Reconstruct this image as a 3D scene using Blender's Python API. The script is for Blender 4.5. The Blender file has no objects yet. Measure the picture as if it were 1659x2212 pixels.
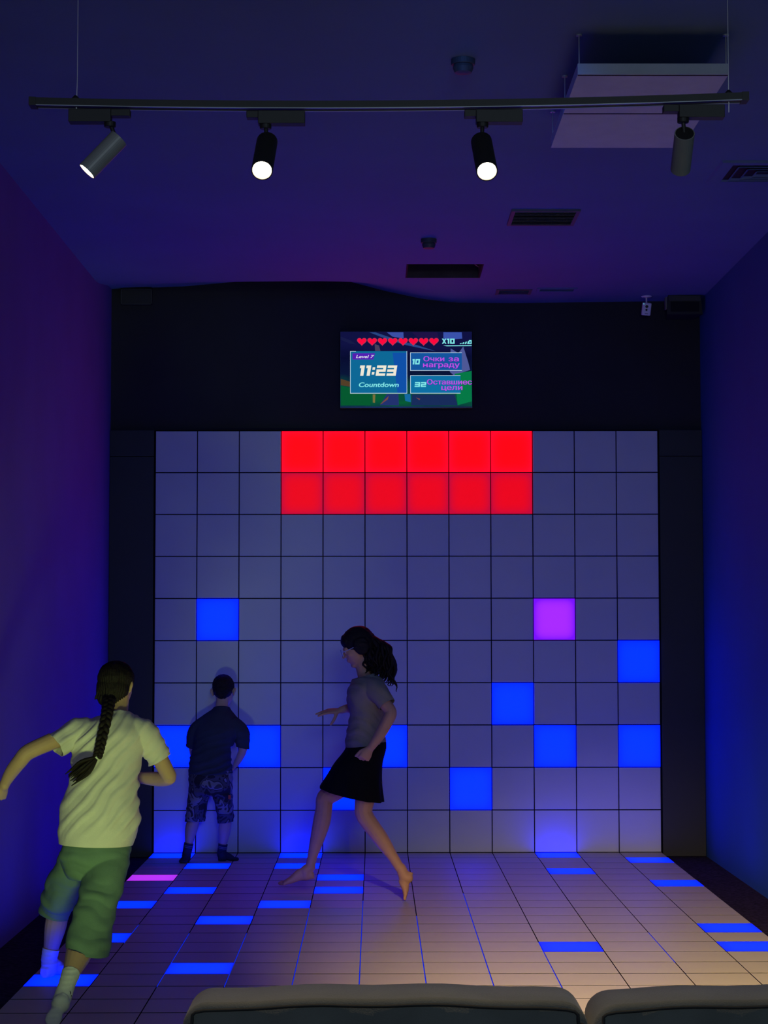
import bpy, bmesh, math, random
import numpy as np
from mathutils import Vector, Matrix, noise

random.seed(7)
scn = bpy.context.scene
col = scn.collection
V = Vector

# ------------------------------------------------------------------ camera
F_PX, W_PX, H_PX = 4195.8, 1659, 2212
CAM = V((1.5738, -13.8655, 1.5967))
pit, yaw, rol = 0.05904, 0.004477, -0.000999
_R = V((math.cos(yaw), -math.sin(yaw), 0)); _H = V((math.sin(yaw), math.cos(yaw), 0)); _Z = V((0, 0, 1))
_F = math.cos(pit) * _H + math.sin(pit) * _Z
_U = -math.sin(pit) * _H + math.cos(pit) * _Z
CR = math.cos(rol) * _R + math.sin(rol) * _U
CU = -math.sin(rol) * _R + math.cos(rol) * _U
cd = bpy.data.cameras.new('camera'); cam = bpy.data.objects.new('camera', cd); col.objects.link(cam)
cd.sensor_fit = 'VERTICAL'; cd.sensor_height = 24.0; cd.lens = F_PX / H_PX * 24.0
cd.clip_start = 0.05; cd.clip_end = 60
m = Matrix.Identity(4)
for i in range(3):
    m[i][0] = CR[i]; m[i][1] = CU[i]; m[i][2] = -_F[i]; m[i][3] = CAM[i]
cam.matrix_world = m
scn.camera = cam

def at(x, y, Y):
    """photo measurement + distance along the room -> a point in metres"""
    d = _F + CR * ((x - 829.5) / F_PX) - CU * ((y - 1106) / F_PX)
    return CAM + d * ((Y - CAM.y) / d.y)

# ------------------------------------------------------------------ world, exposure, unseen lamps and fill
w = bpy.data.worlds.new('world'); scn.world = w; w.use_nodes = True
w.node_tree.nodes['Background'].inputs[0].default_value = (0.0, 0.0, 0.0, 1)
w.node_tree.nodes['Background'].inputs[1].default_value = 0
vs = scn.view_settings
vs.view_transform = 'Standard'; vs.look = 'None'; vs.gamma = 1; vs.use_curve_mapping = False
vs.exposure = 0.0

def area(name, loc, target, size, energy, color, sy=None, spread=180):
    l = bpy.data.lights.new(name, 'AREA'); l.energy = energy; l.color = color; l.size = size
    l.spread = math.radians(spread)
    if sy: l.shape = 'RECTANGLE'; l.size_y = sy
    o = bpy.data.objects.new(name, l); col.objects.link(o); o.location = loc
    o.rotation_euler = (V(target) - V(loc)).to_track_quat('-Z', 'Y').to_euler()
    return o

# lamps outside the picture; the blue and rear ones are added fill
def spot(name, loc, target, energy, color, deg, blend=0.8, soft=0.15):
    l = bpy.data.lights.new(name, 'SPOT'); l.energy = energy; l.color = color; l.spot_size = math.radians(deg); l.spot_blend = blend; l.shadow_soft_size = soft
    o = bpy.data.objects.new(name, l); col.objects.link(o); o.location = loc
    o.rotation_euler = (V(target) - V(loc)).to_track_quat('-Z', 'Y').to_euler()
    return o
spot('blue_wall_fill', (1.8, -8.4, 3.8), (1.8, 0, 1.9), 150, (0.01, 0.14, 1.0), 42, 0.7)  # added light without a fixture, turns the tile wall bluer
spot('green_lamp', (0.62, -7.6, 0.25), (0.16, -5.2, 0.92), 105, (0.72, 1.0, 0.30), 41, 0.8)
area('rear_fill', (2.2, -15.6, 2.6), (1.8, -5, 1.6), 1.0, 43, (0.66, 0.86, 1.0), 0.6, 150)  # added whitish fill from behind the camera, no known source

# ------------------------------------------------------------------ helpers
def lin(r, g, b):
    f = lambda c: (c / 255 / 12.92) if c / 255 <= 0.04045 else ((c / 255 + 0.055) / 1.055) ** 2.4
    return (f(r), f(g), f(b), 1)

def mat(name, color, rough=0.6, var=0.0, scale=8.0, bump=0.0, bscale=60.0, metal=0.0, spec=0.5, sheen=0.0, tr=0.0):
    m = bpy.data.materials.new(name); m.use_nodes = True
    nt = m.node_tree; b = nt.nodes['Principled BSDF']
    c = color if len(color) == 4 else (*color, 1)
    b.inputs['Base Color'].default_value = c
    b.inputs['Roughness'].default_value = rough
    b.inputs['Metallic'].default_value = metal
    b.inputs['Specular IOR Level'].default_value = spec
    if sheen: b.inputs['Sheen Weight'].default_value = sheen
    if tr: b.inputs['Transmission Weight'].default_value = tr
    tc = nt.nodes.new('ShaderNodeTexCoord')
    if var:
        n = nt.nodes.new('ShaderNodeTexNoise'); n.inputs['Scale'].default_value = scale; n.inputs['Detail'].default_value = 5
        nt.links.new(tc.outputs['Object'], n.inputs['Vector'])
        r = nt.nodes.new('ShaderNodeValToRGB')
        r.color_ramp.elements[0].position = 0.3; r.color_ramp.elements[1].position = 0.7
        r.color_ramp.elements[0].color = tuple(max(0, x * (1 - var)) for x in c[:3]) + (1,)
        r.color_ramp.elements[1].color = tuple(min(1, x * (1 + var)) for x in c[:3]) + (1,)
        nt.links.new(n.outputs['Fac'], r.inputs['Fac']); nt.links.new(r.outputs['Color'], b.inputs['Base Color'])
    if bump:
        n2 = nt.nodes.new('ShaderNodeTexNoise'); n2.inputs['Scale'].default_value = bscale; n2.inputs['Detail'].default_value = 4
        nt.links.new(tc.outputs['Object'], n2.inputs['Vector'])
        bp = nt.nodes.new('ShaderNodeBump'); bp.inputs['Strength'].default_value = bump; bp.inputs['Distance'].default_value = 0.01
        nt.links.new(n2.outputs['Fac'], bp.inputs['Height']); nt.links.new(bp.outputs['Normal'], b.inputs['Normal'])
    return m

def emis(name, color, strength=1.0):
    m = bpy.data.materials.new(name); m.use_nodes = True
    nt = m.node_tree; nt.nodes.remove(nt.nodes['Principled BSDF'])
    e = nt.nodes.new('ShaderNodeEmission'); e.inputs[0].default_value = (*color[:3], 1); e.inputs[1].default_value = strength
    nt.links.new(e.outputs[0], nt.nodes['Material Output'].inputs[0])
    return m

def tile_light(name, centre, edge, base=(0.02, 0.02, 0.022)):
    """backlit acrylic tile: a little weaker towards its rim"""
    m = bpy.data.materials.new(name); m.use_nodes = True
    nt = m.node_tree; b = nt.nodes['Principled BSDF']
    b.inputs['Base Color'].default_value = (*base, 1); b.inputs['Roughness'].default_value = 0.5; b.inputs['Specular IOR Level'].default_value = 0.15
    tc = nt.nodes.new('ShaderNodeTexCoord'); sp = nt.nodes.new('ShaderNodeSeparateXYZ')
    nt.links.new(tc.outputs['Object'], sp.inputs[0])
    def ab(i):
        a = nt.nodes.new('ShaderNodeMath'); a.operation = 'ABSOLUTE'; nt.links.new(sp.outputs[i], a.inputs[0])
        p = nt.nodes.new('ShaderNodeMath'); p.operation = 'DIVIDE'; nt.links.new(a.outputs[0], p.inputs[0]); p.inputs[1].default_value = 0.146
        q = nt.nodes.new('ShaderNodeMath'); q.operation = 'POWER'; nt.links.new(p.outputs[0], q.inputs[0]); q.inputs[1].default_value = 5
        return q
    s = nt.nodes.new('ShaderNodeMath'); s.operation = 'ADD'; nt.links.new(ab(0).outputs[0], s.inputs[0]); nt.links.new(ab(1).outputs[0], s.inputs[1])
    r = nt.nodes.new('ShaderNodeValToRGB')
    r.color_ramp.elements[0].color = (*centre, 1); r.color_ramp.elements[1].color = (*edge, 1)
    nt.links.new(s.outputs[0], r.inputs['Fac'])
    nt.links.new(r.outputs['Color'], b.inputs['Emission Color']); b.inputs['Emission Strength'].default_value = TILE_POWER
    return m

def tag(o, label=None, cat=None, group=None, kind=None):
    if label: o['label'] = label
    if cat: o['category'] = cat
    if group: o['group'] = group
    if kind: o['kind'] = kind
    return o

def empty(name, loc, label, cat, group=None):
    o = bpy.data.objects.new(name, None); col.objects.link(o); o.location = loc; o.empty_display_size = 0.1
    return tag(o, label, cat, group)

def place(name, me, material=None, parent=None, loc=None):
    """link a mesh; world-space geometry stays where it is when parented"""
    o = bpy.data.objects.new(name, me); col.objects.link(o)
    if material is not None and not me.materials: me.materials.append(material)
    if loc is not None: o.location = loc
    if parent is not None:
        o.parent = parent
        p = V((0, 0, 0)); q = parent
        while q is not None: p += q.location; q = q.parent
        o.location = (o.location if loc is not None else V((0, 0, 0))) - p
    return o

def bm_obj(name, bm, material, parent=None, smooth=False):
    bmesh.ops.recalc_face_normals(bm, faces=bm.faces)
    me = bpy.data.meshes.new(name); bm.to_mesh(me); bm.free()
    if smooth:
        me.polygons.foreach_set('use_smooth', [True] * len(me.polygons))
    return place(name, me, material, parent)

def box(bm, lo, hi, bev=0.0, rot=None, piv=None):
    lo, hi = V(lo), V(hi); c = (lo + hi) / 2; s = hi - lo
    r = bmesh.ops.create_cube(bm, size=1.0)
    vs_ = r['verts']
    for v in vs_: v.co = V((v.co.x * s.x, v.co.y * s.y, v.co.z * s.z)) + c
    if bev:
        es = list({e for v in vs_ for e in v.link_edges})
        rr = bmesh.ops.bevel(bm, geom=es, offset=bev, segments=2, affect='EDGES', profile=0.6)
        vs_ = list({v for f in rr['faces'] for v in f.verts} | {v for v in vs_ if v.is_valid})
    if rot is not None:
        p = V(piv) if piv is not None else c
        for v in vs_: v.co = rot @ (v.co - p) + p
    return vs_

def box_obj(name, lo, hi, material, parent=None, bev=0.0, rot=None, piv=None):
    bm = bmesh.new(); box(bm, lo, hi, bev, rot, piv)
    return bm_obj(name, bm, material, parent)

def basis(d):
    d = d.normalized(); a = V((0, 0, 1)) if abs(d.z) < 0.9 else V((1, 0, 0))
    s = d.cross(a).normalized(); return d, s, s.cross(d).normalized()

def lathe(bm, base, axis, prof, seg=24):
    """prof: (radius, distance along the axis)"""
    d, s, u = basis(axis); rings = []
    for r, h in prof:
        rings.append([bm.verts.new(base + d * h + (s * math.cos(2 * math.pi * k / seg) + u * math.sin(2 * math.pi * k / seg)) * max(r, 1e-5)) for k in range(seg)])
    for a, b in zip(rings, rings[1:]):
        for k in range(seg): bm.faces.new((a[k], a[(k + 1) % seg], b[(k + 1) % seg], b[k]))
    bm.faces.new(rings[0][::-1]); bm.faces.new(rings[-1])

def catmull(P, n):
    P = [np.array(p, float) for p in P]; out = []
    for i in range(len(P) - 1):
        p0 = P[max(i - 1, 0)]; p1 = P[i]; p2 = P[i + 1]; p3 = P[min(i + 2, len(P) - 1)]
        for k in range(n):
            t = k / n
            out.append(0.5 * ((2 * p1) + (-p0 + p2) * t + (2 * p0 - 5 * p1 + 4 * p2 - p3) * t * t + (-p0 + 3 * p1 - 3 * p2 + p3) * t ** 3))
    out.append(P[-1]); return out

def skin_rings(bm, rings, cap=True):
    vr = [[bm.verts.new(p) for p in r] for r in rings]; n = len(vr[0])
    for a, b in zip(vr, vr[1:]):
        for k in range(n): bm.faces.new((a[k], a[(k + 1) % n], b[(k + 1) % n], b[k]))
    if cap: bm.faces.new(vr[0][::-1]); bm.faces.new(vr[-1])

def limb(bm, pts, seg=14, n=4, dome=True):
    """tapering tube through (point, radius)"""
    q = catmull([(*p, r) for p, r in pts], n); C = [V(a[:3]) for a in q]; Rr = [max(a[3], 0.001) for a in q]
    T = [(C[min(i + 1, len(C) - 1)] - C[max(i - 1, 0)]).normalized() for i in range(len(C))]
    d, s, u = basis(T[0]); rings = []
    def ring(c, s, u, r): return [c + (s * math.cos(2 * math.pi * k / seg) + u * math.sin(2 * math.pi * k / seg)) * r for k in range(seg)]
    for i, c in enumerate(C):
        s = (s - T[i] * s.dot(T[i])).normalized(); u = T[i].cross(s)
        if i == 0 and dome:
            for a in (80, 50, 25): rings.append(ring(c - T[0] * Rr[0] * math.sin(math.radians(a)), s, u, Rr[0] * math.cos(math.radians(a))))
        rings.append(ring(c, s, u, Rr[i]))
    if dome:
        for a in (25, 50, 80): rings.append(ring(C[-1] + T[-1] * Rr[-1] * math.sin(math.radians(a)), s, u, Rr[-1] * math.cos(math.radians(a))))
    skin_rings(bm, rings)

def loft(bm, rings, seg=32, n=5):
    """rings: (centre, half axis a, half axis b)"""
    q = catmull([(*c, *a, *b) for c, a, b in rings], n); out = []
    for r in q:
        c, a, b = V(r[:3]), V(r[3:6]), V(r[6:9])
        out.append([c + a * math.cos(2 * math.pi * k / seg) + b * math.sin(2 * math.pi * k / seg) for k in range(seg)])
    skin_rings(bm, out)

def lr(Lx, Ly, Rx, Ry, Y, hb):
    """ring from its left and right ends, measured at distance Y, and its half depth"""
    a, b = at(Lx, Ly, Y), at(Rx, Ry, Y)
    return ((a + b) / 2, (b - a) / 2, V((0, hb, 0)))

def blob(bm, c, rad, rot=None, seg=20):
    r = bmesh.ops.create_uvsphere(bm, u_segments=seg, v_segments=seg // 2 + 2, radius=1.0)
    for v in r['verts']:
        p = V((v.co.x * rad[0], v.co.y * rad[1], v.co.z * rad[2]))
        v.co = V(c) + (rot @ p if rot is not None else p)

def remesh(bm, voxel, smooth=3, factor=0.5):
    bmesh.ops.recalc_face_normals(bm, faces=bm.faces)
    me = bpy.data.meshes.new('tmp'); bm.to_mesh(me); bm.free()
    o = bpy.data.objects.new('tmp', me); col.objects.link(o)
    r = o.modifiers.new('r', 'REMESH'); r.mode = 'VOXEL'; r.voxel_size = voxel; r.adaptivity = 0
    if smooth:
        s = o.modifiers.new('s', 'SMOOTH'); s.factor = factor; s.iterations = smooth
    dg = bpy.context.evaluated_depsgraph_get(); dg.update()
    out = bpy.data.meshes.new_from_object(o.evaluated_get(dg))
    bpy.data.objects.remove(o); bpy.data.meshes.remove(me)
    return out

def finish(name, me, material, parent, cuts=(), disp=None, solid=0.0):
    """trim hems by planes, press in folds, give cloth its thickness"""
    if disp is not None:
        n = len(me.vertices); co = np.empty(n * 3); me.vertices.foreach_get('co', co); co = co.reshape(-1, 3)
        no = np.empty(n * 3); me.vertices.foreach_get('normal', no); no = no.reshape(-1, 3)
        d = np.array([disp(V(c), V(k)) for c, k in zip(co, no)])
        co = co + no * d[:, None]; me.vertices.foreach_set('co', co.ravel()); me.update()
    if cuts:
        bm = bmesh.new(); bm.from_mesh(me)
        for c, nrm, rad in cuts:
            fs = [f for f in bm.faces if (f.calc_center_median() - c).length < rad]
            g = list({v for f in fs for v in f.verts}) + list({e for f in fs for e in f.edges}) + fs
            bmesh.ops.bisect_plane(bm, geom=g, plane_co=c, plane_no=nrm, clear_outer=True)
        loose = [v for v in bm.verts if not v.link_faces]
        bmesh.ops.delete(bm, geom=loose, context='VERTS')
        bm.to_mesh(me); bm.free()
    me.polygons.foreach_set('use_smooth', [True] * len(me.polygons))
    me.materials.clear()
    o = place(name, me, material, parent)
    if solid:
        s = o.modifiers.new('cloth', 'SOLIDIFY'); s.thickness = solid; s.offset = 1
    return o

# ------------------------------------------------------------------ materials
TILE_POWER = 1.0
M = {}
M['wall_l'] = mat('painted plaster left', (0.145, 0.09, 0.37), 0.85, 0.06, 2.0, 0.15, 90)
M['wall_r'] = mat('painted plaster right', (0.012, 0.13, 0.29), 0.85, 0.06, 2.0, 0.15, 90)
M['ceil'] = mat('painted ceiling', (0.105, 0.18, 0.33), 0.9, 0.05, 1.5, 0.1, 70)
M['black_wall'] = mat('black paint', (0.018, 0.018, 0.022), 0.8, 0.15, 3.0, 0.1, 80)
M['rear'] = mat('dark rear wall', (0.06, 0.06, 0.08), 0.9)
M['black_board'] = mat('black laminate', (0.016, 0.015, 0.017), 0.55, 0.1, 4)
M['carpet'] = mat('dark carpet', (0.035, 0.022, 0.04), 1.0, 0.65, 45, 0.9, 260, spec=0.1)
M['tile'] = mat('unlit acrylic wall tile', (0.56, 0.56, 0.60), 0.42, 0.02, 3)
M['ftile'] = mat('unlit acrylic floor tile', (0.58, 0.51, 0.35), 0.5, 0.03, 4, spec=0.4)
M['joint'] = mat('dark joint', (0.006, 0.006, 0.010), 0.95, spec=0.05)
M['blue'] = tile_light('lit blue tile', (0.0, 0.040, 7.5), (0.0, 0.022, 4.5))
M['red'] = tile_light('lit red tile', (4.8, 0.0, 0.0), (1.4, 0.001, 0.02))
M['red2'] = tile_light('lit crimson tile', (0.84, 0.0, 0.006), (0.55, 0.001, 0.035))
M['violet'] = tile_light('lit violet tile', (0.40, 0.022, 1.4), (0.19, 0.004, 1.1))
M['magenta'] = tile_light('lit magenta tile', (0.50, 0.035, 0.9), (0.42, 0.03, 0.8))
M['seam'] = emis('light leaking through joint', (0.004, 0.02, 0.7), 1.0)
M['metal_black'] = mat('black painted metal', (0.011, 0.009, 0.009), 0.6, 0.1, 20)
M['metal_grey'] = mat('grey painted metal', (0.22, 0.215, 0.20), 0.42, 0.05, 20)
M['lens'] = emis('lamp lens', (1.0, 0.80, 0.52), 40.0)
M['reflector'] = mat('copper reflector', (0.9, 0.5, 0.2), 0.3, metal=0.8)
M['wire'] = mat('steel wire', (0.55, 0.55, 0.55), 0.35, metal=0.6)
M['white_panel'] = mat('white felt panel', (0.53, 0.57, 0.66), 0.9, 0.04, 10, 0.2, 200)
M['sofa'] = mat('dark green grey velvet', (0.082, 0.088, 0.080), 0.85, 0.12, 9, 0.25, 300, sheen=0.25)
M['piping'] = mat('dark piping', (0.012, 0.013, 0.012), 0.8)
M['white_plastic'] = mat('white plastic', (0.85, 0.85, 0.88), 0.45)
M['grey_plastic'] = mat('dark grey plastic', (0.05, 0.055, 0.05), 0.6)
M['vent'] = mat('grey grille', (0.10, 0.10, 0.11), 0.7)
M['dark'] = mat('black hollow', (0.008, 0.008, 0.010), 0.9)
M['bezel'] = mat('gloss black bezel', (0.01, 0.01, 0.012), 0.25)

# ------------------------------------------------------------------ room shell
XL, XR, YB, YR, ZC = -0.33, 3.92, 0.06, -17.0, 3.95
bm = bmesh.new(); box(bm, (XL - 0.2, YR, -0.2), (XR + 0.2, YB + 0.2, -0.03))
tag(bm_obj('floor', bm, M['carpet']), 'dark speckled carpet around the tile floor', 'floor', kind='structure')
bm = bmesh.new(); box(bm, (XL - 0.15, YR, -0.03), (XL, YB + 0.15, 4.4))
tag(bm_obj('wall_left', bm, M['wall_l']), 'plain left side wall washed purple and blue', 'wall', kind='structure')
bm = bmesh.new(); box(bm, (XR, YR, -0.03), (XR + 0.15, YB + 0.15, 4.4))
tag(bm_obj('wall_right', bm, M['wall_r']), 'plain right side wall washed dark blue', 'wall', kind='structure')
bm = bmesh.new(); box(bm, (XL, YB, -0.03), (XR, YB + 0.15, 4.4))
tag(bm_obj('wall_back', bm, M['black_wall']), 'black back wall behind the tile wall', 'wall', kind='structure')
bm = bmesh.new(); box(bm, (XL, YR - 0.15, -0.03), (XR, YR, 4.4))
tag(bm_obj('wall_rear', bm, M['rear']), 'dark wall behind the camera', 'wall', kind='structure')

# ceiling, gently buckled where it meets the back wall, with an open hatch
HX0, HX1, HY0, HY1 = 1.79, 2.27, -1.35, -0.86
prof = [(-0.5, 4.03), (-0.33, 4.035), (0.2, 4.055), (0.7, 4.10), (1.0, 4.125), (1.17, 4.133), (1.35, 4.10), (1.64, 4.022), (1.9, 3.965), (2.14, 3.935), (2.6, 3.932), (3.2, 3.94), (4.2, 3.952)]
def ceil_z(x, y):
    for (x0, z0), (x1, z1) in zip(prof, prof[1:]):
        if x0 <= x <= x1: zb = z0 + (z1 - z0) * (x - x0) / (x1 - x0)
    t = min(max((y + 0.80) / 0.86, 0), 1); t = t * t * (3 - 2 * t)
    return ZC + (zb - ZC) * t
xs = sorted(set([XL + (XR - XL) * i / 56 for i in range(57)] + [HX0, HX1]))
ys = sorted(set([YR, -12, -9, -7, -5, -4, -3, -2, -1.6, HY0, HY1] + [-0.8 + 0.86 * i / 16 for i in range(17)]))
bm = bmesh.new(); g = {}
for i, x in enumerate(xs):
    for j, y in enumerate(ys): g[i, j] = bm.verts.new((x, y, ceil_z(x, y)))
for i in range(len(xs) - 1):
    for j in range(len(ys) - 1):
        cx_, cy_ = (xs[i] + xs[i + 1]) / 2, (ys[j] + ys[j + 1]) / 2
        if HX0 < cx_ < HX1 and HY0 < cy_ < HY1: continue
        bm.faces.new((g[i, j], g[i, j + 1], g[i + 1, j + 1], g[i + 1, j]))
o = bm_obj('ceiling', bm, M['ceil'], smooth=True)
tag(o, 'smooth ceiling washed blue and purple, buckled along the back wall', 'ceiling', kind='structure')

# black boards left and right of the tile wall, each with one joint
n = 0
for x0, x1 in ((XL + 0.002, -0.012), (3.612, XR - 0.002)):
    for z0, z1 in ((-0.029, 2.815), (2.819, 3.005)):
        n += 1
        tag(box_obj('trim_%d' % n, (x0, 0.012, z0), (x1, YB, z1), M['black_board'], bev=0.002), kind='structure',
            label='%s black board %s of the tile wall' % ('tall' if z0 < 1 else 'short upper', 'left' if x0 < 1 else 'right'), cat='trim')

# ------------------------------------------------------------------ tile wall and tile floor
T, GAP = 0.3, 0.0065
def tile_mesh(name, depth, gx, gy, bev=0.002, dark_sides=False):
    bm = bmesh.new(); hx, hy = T / 2 - gx / 2, T / 2 - gy / 2; rings = []
    for s, z in ((0, -depth), (0, -bev), (bev, 0.0)):
        rings.append([bm.verts.new((a * (hx - s), b * (hy - s), z)) for a, b in ((-1, -1), (1, -1), (1, 1), (-1, 1))])
    for a, b in zip(rings, rings[1:]):
        for k in range(4): bm.faces.new((a[k], a[(k + 1) % 4], b[(k + 1) % 4], b[k]))
    bm.faces.new(rings[0][::-1]); bm.faces.new(rings[-1])
    me = bpy.data.meshes.new(name); bm.to_mesh(me); bm.free(); me.materials.append(M['tile'])
    if dark_sides:
        me.materials.append(M['joint'])
        for p in me.polygons:
            if p.center.z < -bev / 2: p.material_index = 1
    return me

def put_tile(me, name, parent, loc, rx, material, label=None):
    o = bpy.data.objects.new(name, me); col.objects.link(o); o.parent = parent
    o.location = V(loc) - parent.location; o.rotation_euler = (rx, 0, 0)
    o.material_slots[0].link = 'OBJECT'; o.material_slots[0].material = material
    if label: o['label'] = label
    return o

tw = empty('tile_wall', (1.8, 0.03, 0), 'tall game wall of square acrylic tiles, some glowing red, blue and violet', 'tile wall')
bm = bmesh.new(); box(bm, (-0.008, 0.012, 0.0), (3.608, 0.058, 3.008)); bm_obj('backing_board', bm, M['joint'], tw)
wt = tile_mesh('wall_tile', 0.02, 0.0065, 0.0065)
lit = {}
for c in range(3, 9):
    lit[c, 0] = ('red', 'glowing red tile'); lit[c, 1] = ('red2', 'glowing crimson tile')
for c, r in ((1, 4), (11, 5), (8, 6), (0, 7), (2, 7), (5, 7), (9, 7), (11, 7), (4, 8), (7, 8)): lit[c, r] = ('blue', 'glowing blue tile')
lit[9, 4] = ('violet', 'glowing violet tile')
for r in range(10):
    for c in range(12):
        k = lit.get((c, r))
        put_tile(wt, 'tile', tw, (c * T + T / 2, -0.001 * random.random(), 3.0 - r * T - T / 2), math.pi / 2, M[k[0]] if k else M['tile'], k[1] if k else None)

ROWS = 25
tf = empty('tile_floor', (1.8, -ROWS * T / 2, -0.03), 'game floor of pale square tiles, scattered tiles glowing blue', 'tile floor')
bm = bmesh.new(); box(bm, (-0.004, -ROWS * T - 0.004, -0.03), (3.604, 0.010, -0.012)); bm_obj('base_tray', bm, M['joint'], tf)
ft = tile_mesh('floor_tile', 0.012, 0.0052, 0.013, 0.0004, True)
flit = {}
def flat(x, y):
    d = _F + CR * ((x - 829.5) / F_PX) - CU * ((y - 1106) / F_PX); p = CAM - d * (CAM.z / d.z)
    return int(p.x // T), int(-p.y // T)
for x, y in ((378, 1850), (449, 1871), (645, 1850), (643, 1871), (736, 1896), (736, 1922), (412, 1922), (291, 1951), (616, 1952), (486, 1985), (240, 2024), (431, 2091), (132, 2117),
             (1206, 1850), (1406, 1860), (1233, 1883), (1464, 1909), (1578, 2004), (1232, 2044), (1607, 2046)):
    flit[flat(x, y)] = ('blue', 'glowing blue tile')
flit[flat(330, 1895)] = ('magenta', 'glowing magenta tile')
print('floor lit', sorted(flit))
for r in range(ROWS):
    for c in range(12):
        k = flit.get((c, r))
        put_tile(ft, 'tile', tf, (c * T + T / 2, -r * T - T / 2, 0.0005 * random.random()), 0, M[k[0]] if k else M['ftile'], k[1] if k else None)
# light leaking along some joints
for k, r0, r1 in ((1, 11, 13), (2, 12, 17), (3, 12, 17), (4, 9, 18), (5, 8, 18), (6, 10, 18), (7, 7, 18), (8, 13, 18), (10, 12, 15)):
    box_obj('glowing_joint', (k * T - 0.0018, -r1 * T, -0.006), (k * T + 0.0018, -r0 * T, -0.0008), M['seam'], tf)
# ------------------------------------------------------------------ television
TVY = -0.03
tv = empty('television', (1.796, 0.03, 3.17), 'flat television on the black wall showing hearts and a countdown', 'television')
X0, X1, Z0, Z1 = 1.323, 2.269, 3.168, 3.713
bm = bmesh.new(); box(bm, (X0 - 0.004, -0.02, Z0 - 0.010), (X1 + 0.004, 0.03, Z1 + 0.004), 0.004); bm_obj('case', bm, M['bezel'], tv)
bm = bmesh.new(); box(bm, (1.6, 0.03, 3.30), (2.0, 0.06, 3.58)); bm_obj('wall_mount', bm, M['metal_black'], tv)
# screen: navy above, teal in the middle, green below
sm = bpy.data.materials.new('screen picture'); sm.use_nodes = True; nt = sm.node_tree; nt.nodes.remove(nt.nodes['Principled BSDF'])
tc = nt.nodes.new('ShaderNodeTexCoord'); sp = nt.nodes.new('ShaderNodeSeparateXYZ'); nt.links.new(tc.outputs['Generated'], sp.inputs[0])
nz = nt.nodes.new('ShaderNodeTexNoise'); nz.inputs['Scale'].default_value = 3.5; nt.links.new(tc.outputs['Generated'], nz.inputs['Vector'])
ad = nt.nodes.new('ShaderNodeMath'); ad.operation = 'MULTIPLY_ADD'; nt.links.new(nz.outputs['Fac'], ad.inputs[0]); ad.inputs[1].default_value = 0.35; nt.links.new(sp.outputs[2], ad.inputs[2])
rp = nt.nodes.new('ShaderNodeValToRGB'); cr = rp.color_ramp
cr.elements[0].position = 0.14; cr.elements[0].color = lin(10, 50, 66); cr.elements[1].position = 1.1; cr.elements[1].color = lin(16, 18, 66)
for p, c in ((0.30, (8, 92, 52)), (0.42, (8, 70, 62)), (0.56, (10, 22, 56)), (0.85, (8, 12, 48))):
    e = cr.elements.new(p); e.color = lin(*c)
nt.links.new(ad.outputs[0], rp.inputs['Fac'])
em = nt.nodes.new('ShaderNodeEmission'); nt.links.new(rp.outputs[0], em.inputs[0]); nt.links.new(em.outputs[0], nt.nodes['Material Output'].inputs[0])
bm = bmesh.new(); box(bm, (X0 + 0.002, -0.023, Z0 + 0.004), (X1 - 0.002, -0.019, Z1 - 0.002)); scr = bm_obj('screen', bm, sm, tv)
# picture coordinates measured on the enlarged photo of the set: x 163..1518, y 130..890
def sx(x): return X0 + 0.002 + (x - 163) / 1355 * (X1 - X0 - 0.004)
def sz(y): return Z1 - 0.002 - (y - 130) / 762 * (Z1 - Z0 - 0.006)
def poly(name, pts, material, layer=1):
    bm = bmesh.new(); yy = -0.023 - 0.0005 * layer
    a = [bm.verts.new((sx(x), yy, sz(y))) for x, y in pts]; b = [bm.verts.new((sx(x), -0.0229, sz(y))) for x, y in pts]
    bm.faces.new(a)
    for k in range(len(a)): bm.faces.new((a[k], a[(k + 1) % len(a)], b[(k + 1) % len(a)], b[k]))
    return bm_obj(name, bm, material, scr)
def E_(r, g, b, k=1.0): return emis('screen colour %d %d %d' % (r, g, b), tuple(c * k for c in lin(r, g, b)[:3]))
art = [([(460, 135), (520, 135), (800, 230), (900, 250), (1150, 330), (1000, 300), (820, 262), (600, 190)], (40, 70, 130)),
       ([(640, 135), (812, 135), (815, 200), (700, 180)], (60, 80, 165)), ([(1225, 135), (1415, 135), (1420, 200), (1225, 215)], (58, 82, 170)),
       ([(1300, 300), (1380, 350), (1430, 280), (1480, 440), (1500, 520), (1330, 575), (1290, 540)], (78, 88, 150)),
       ([(900, 135), (1160, 135), (1180, 200), (960, 190)], (30, 18, 70)),
       ([(165, 180), (260, 215), (330, 260), (260, 250), (170, 215)], (22, 26, 70)),
       ([(165, 610), (262, 640), (262, 690), (165, 675)], (82, 62, 40)), ([(165, 680), (262, 700), (262, 760), (480, 770), (470, 880), (165, 880)], (6, 88, 48)),
       ([(495, 770), (522, 770), (518, 855), (496, 852)], (120, 110, 60)), ([(640, 765), (760, 765), (765, 880), (570, 880)], (34, 50, 110)),
       ([(570, 870), (660, 785), (650, 820), (590, 862)], (120, 74, 60)), ([(822, 765), (885, 765), (888, 850), (830, 835)], (20, 105, 160)),
       ([(900, 770), (1340, 770), (1370, 880), (890, 880)], (24, 44, 90)), ([(1340, 560), (1515, 530), (1515, 840), (1370, 880)], (6, 120, 70)),
       ([(515, 255), (560, 270), (575, 325), (520, 325)], (70, 62, 90)), ([(940, 800), (985, 815), (975, 828)], (120, 70, 70))]
for i_, (pts, c) in enumerate(art): poly('picture_shape', pts, E_(*c), 0.6 + 0.08 * i_)
frame = E_(200, 225, 240)
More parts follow.
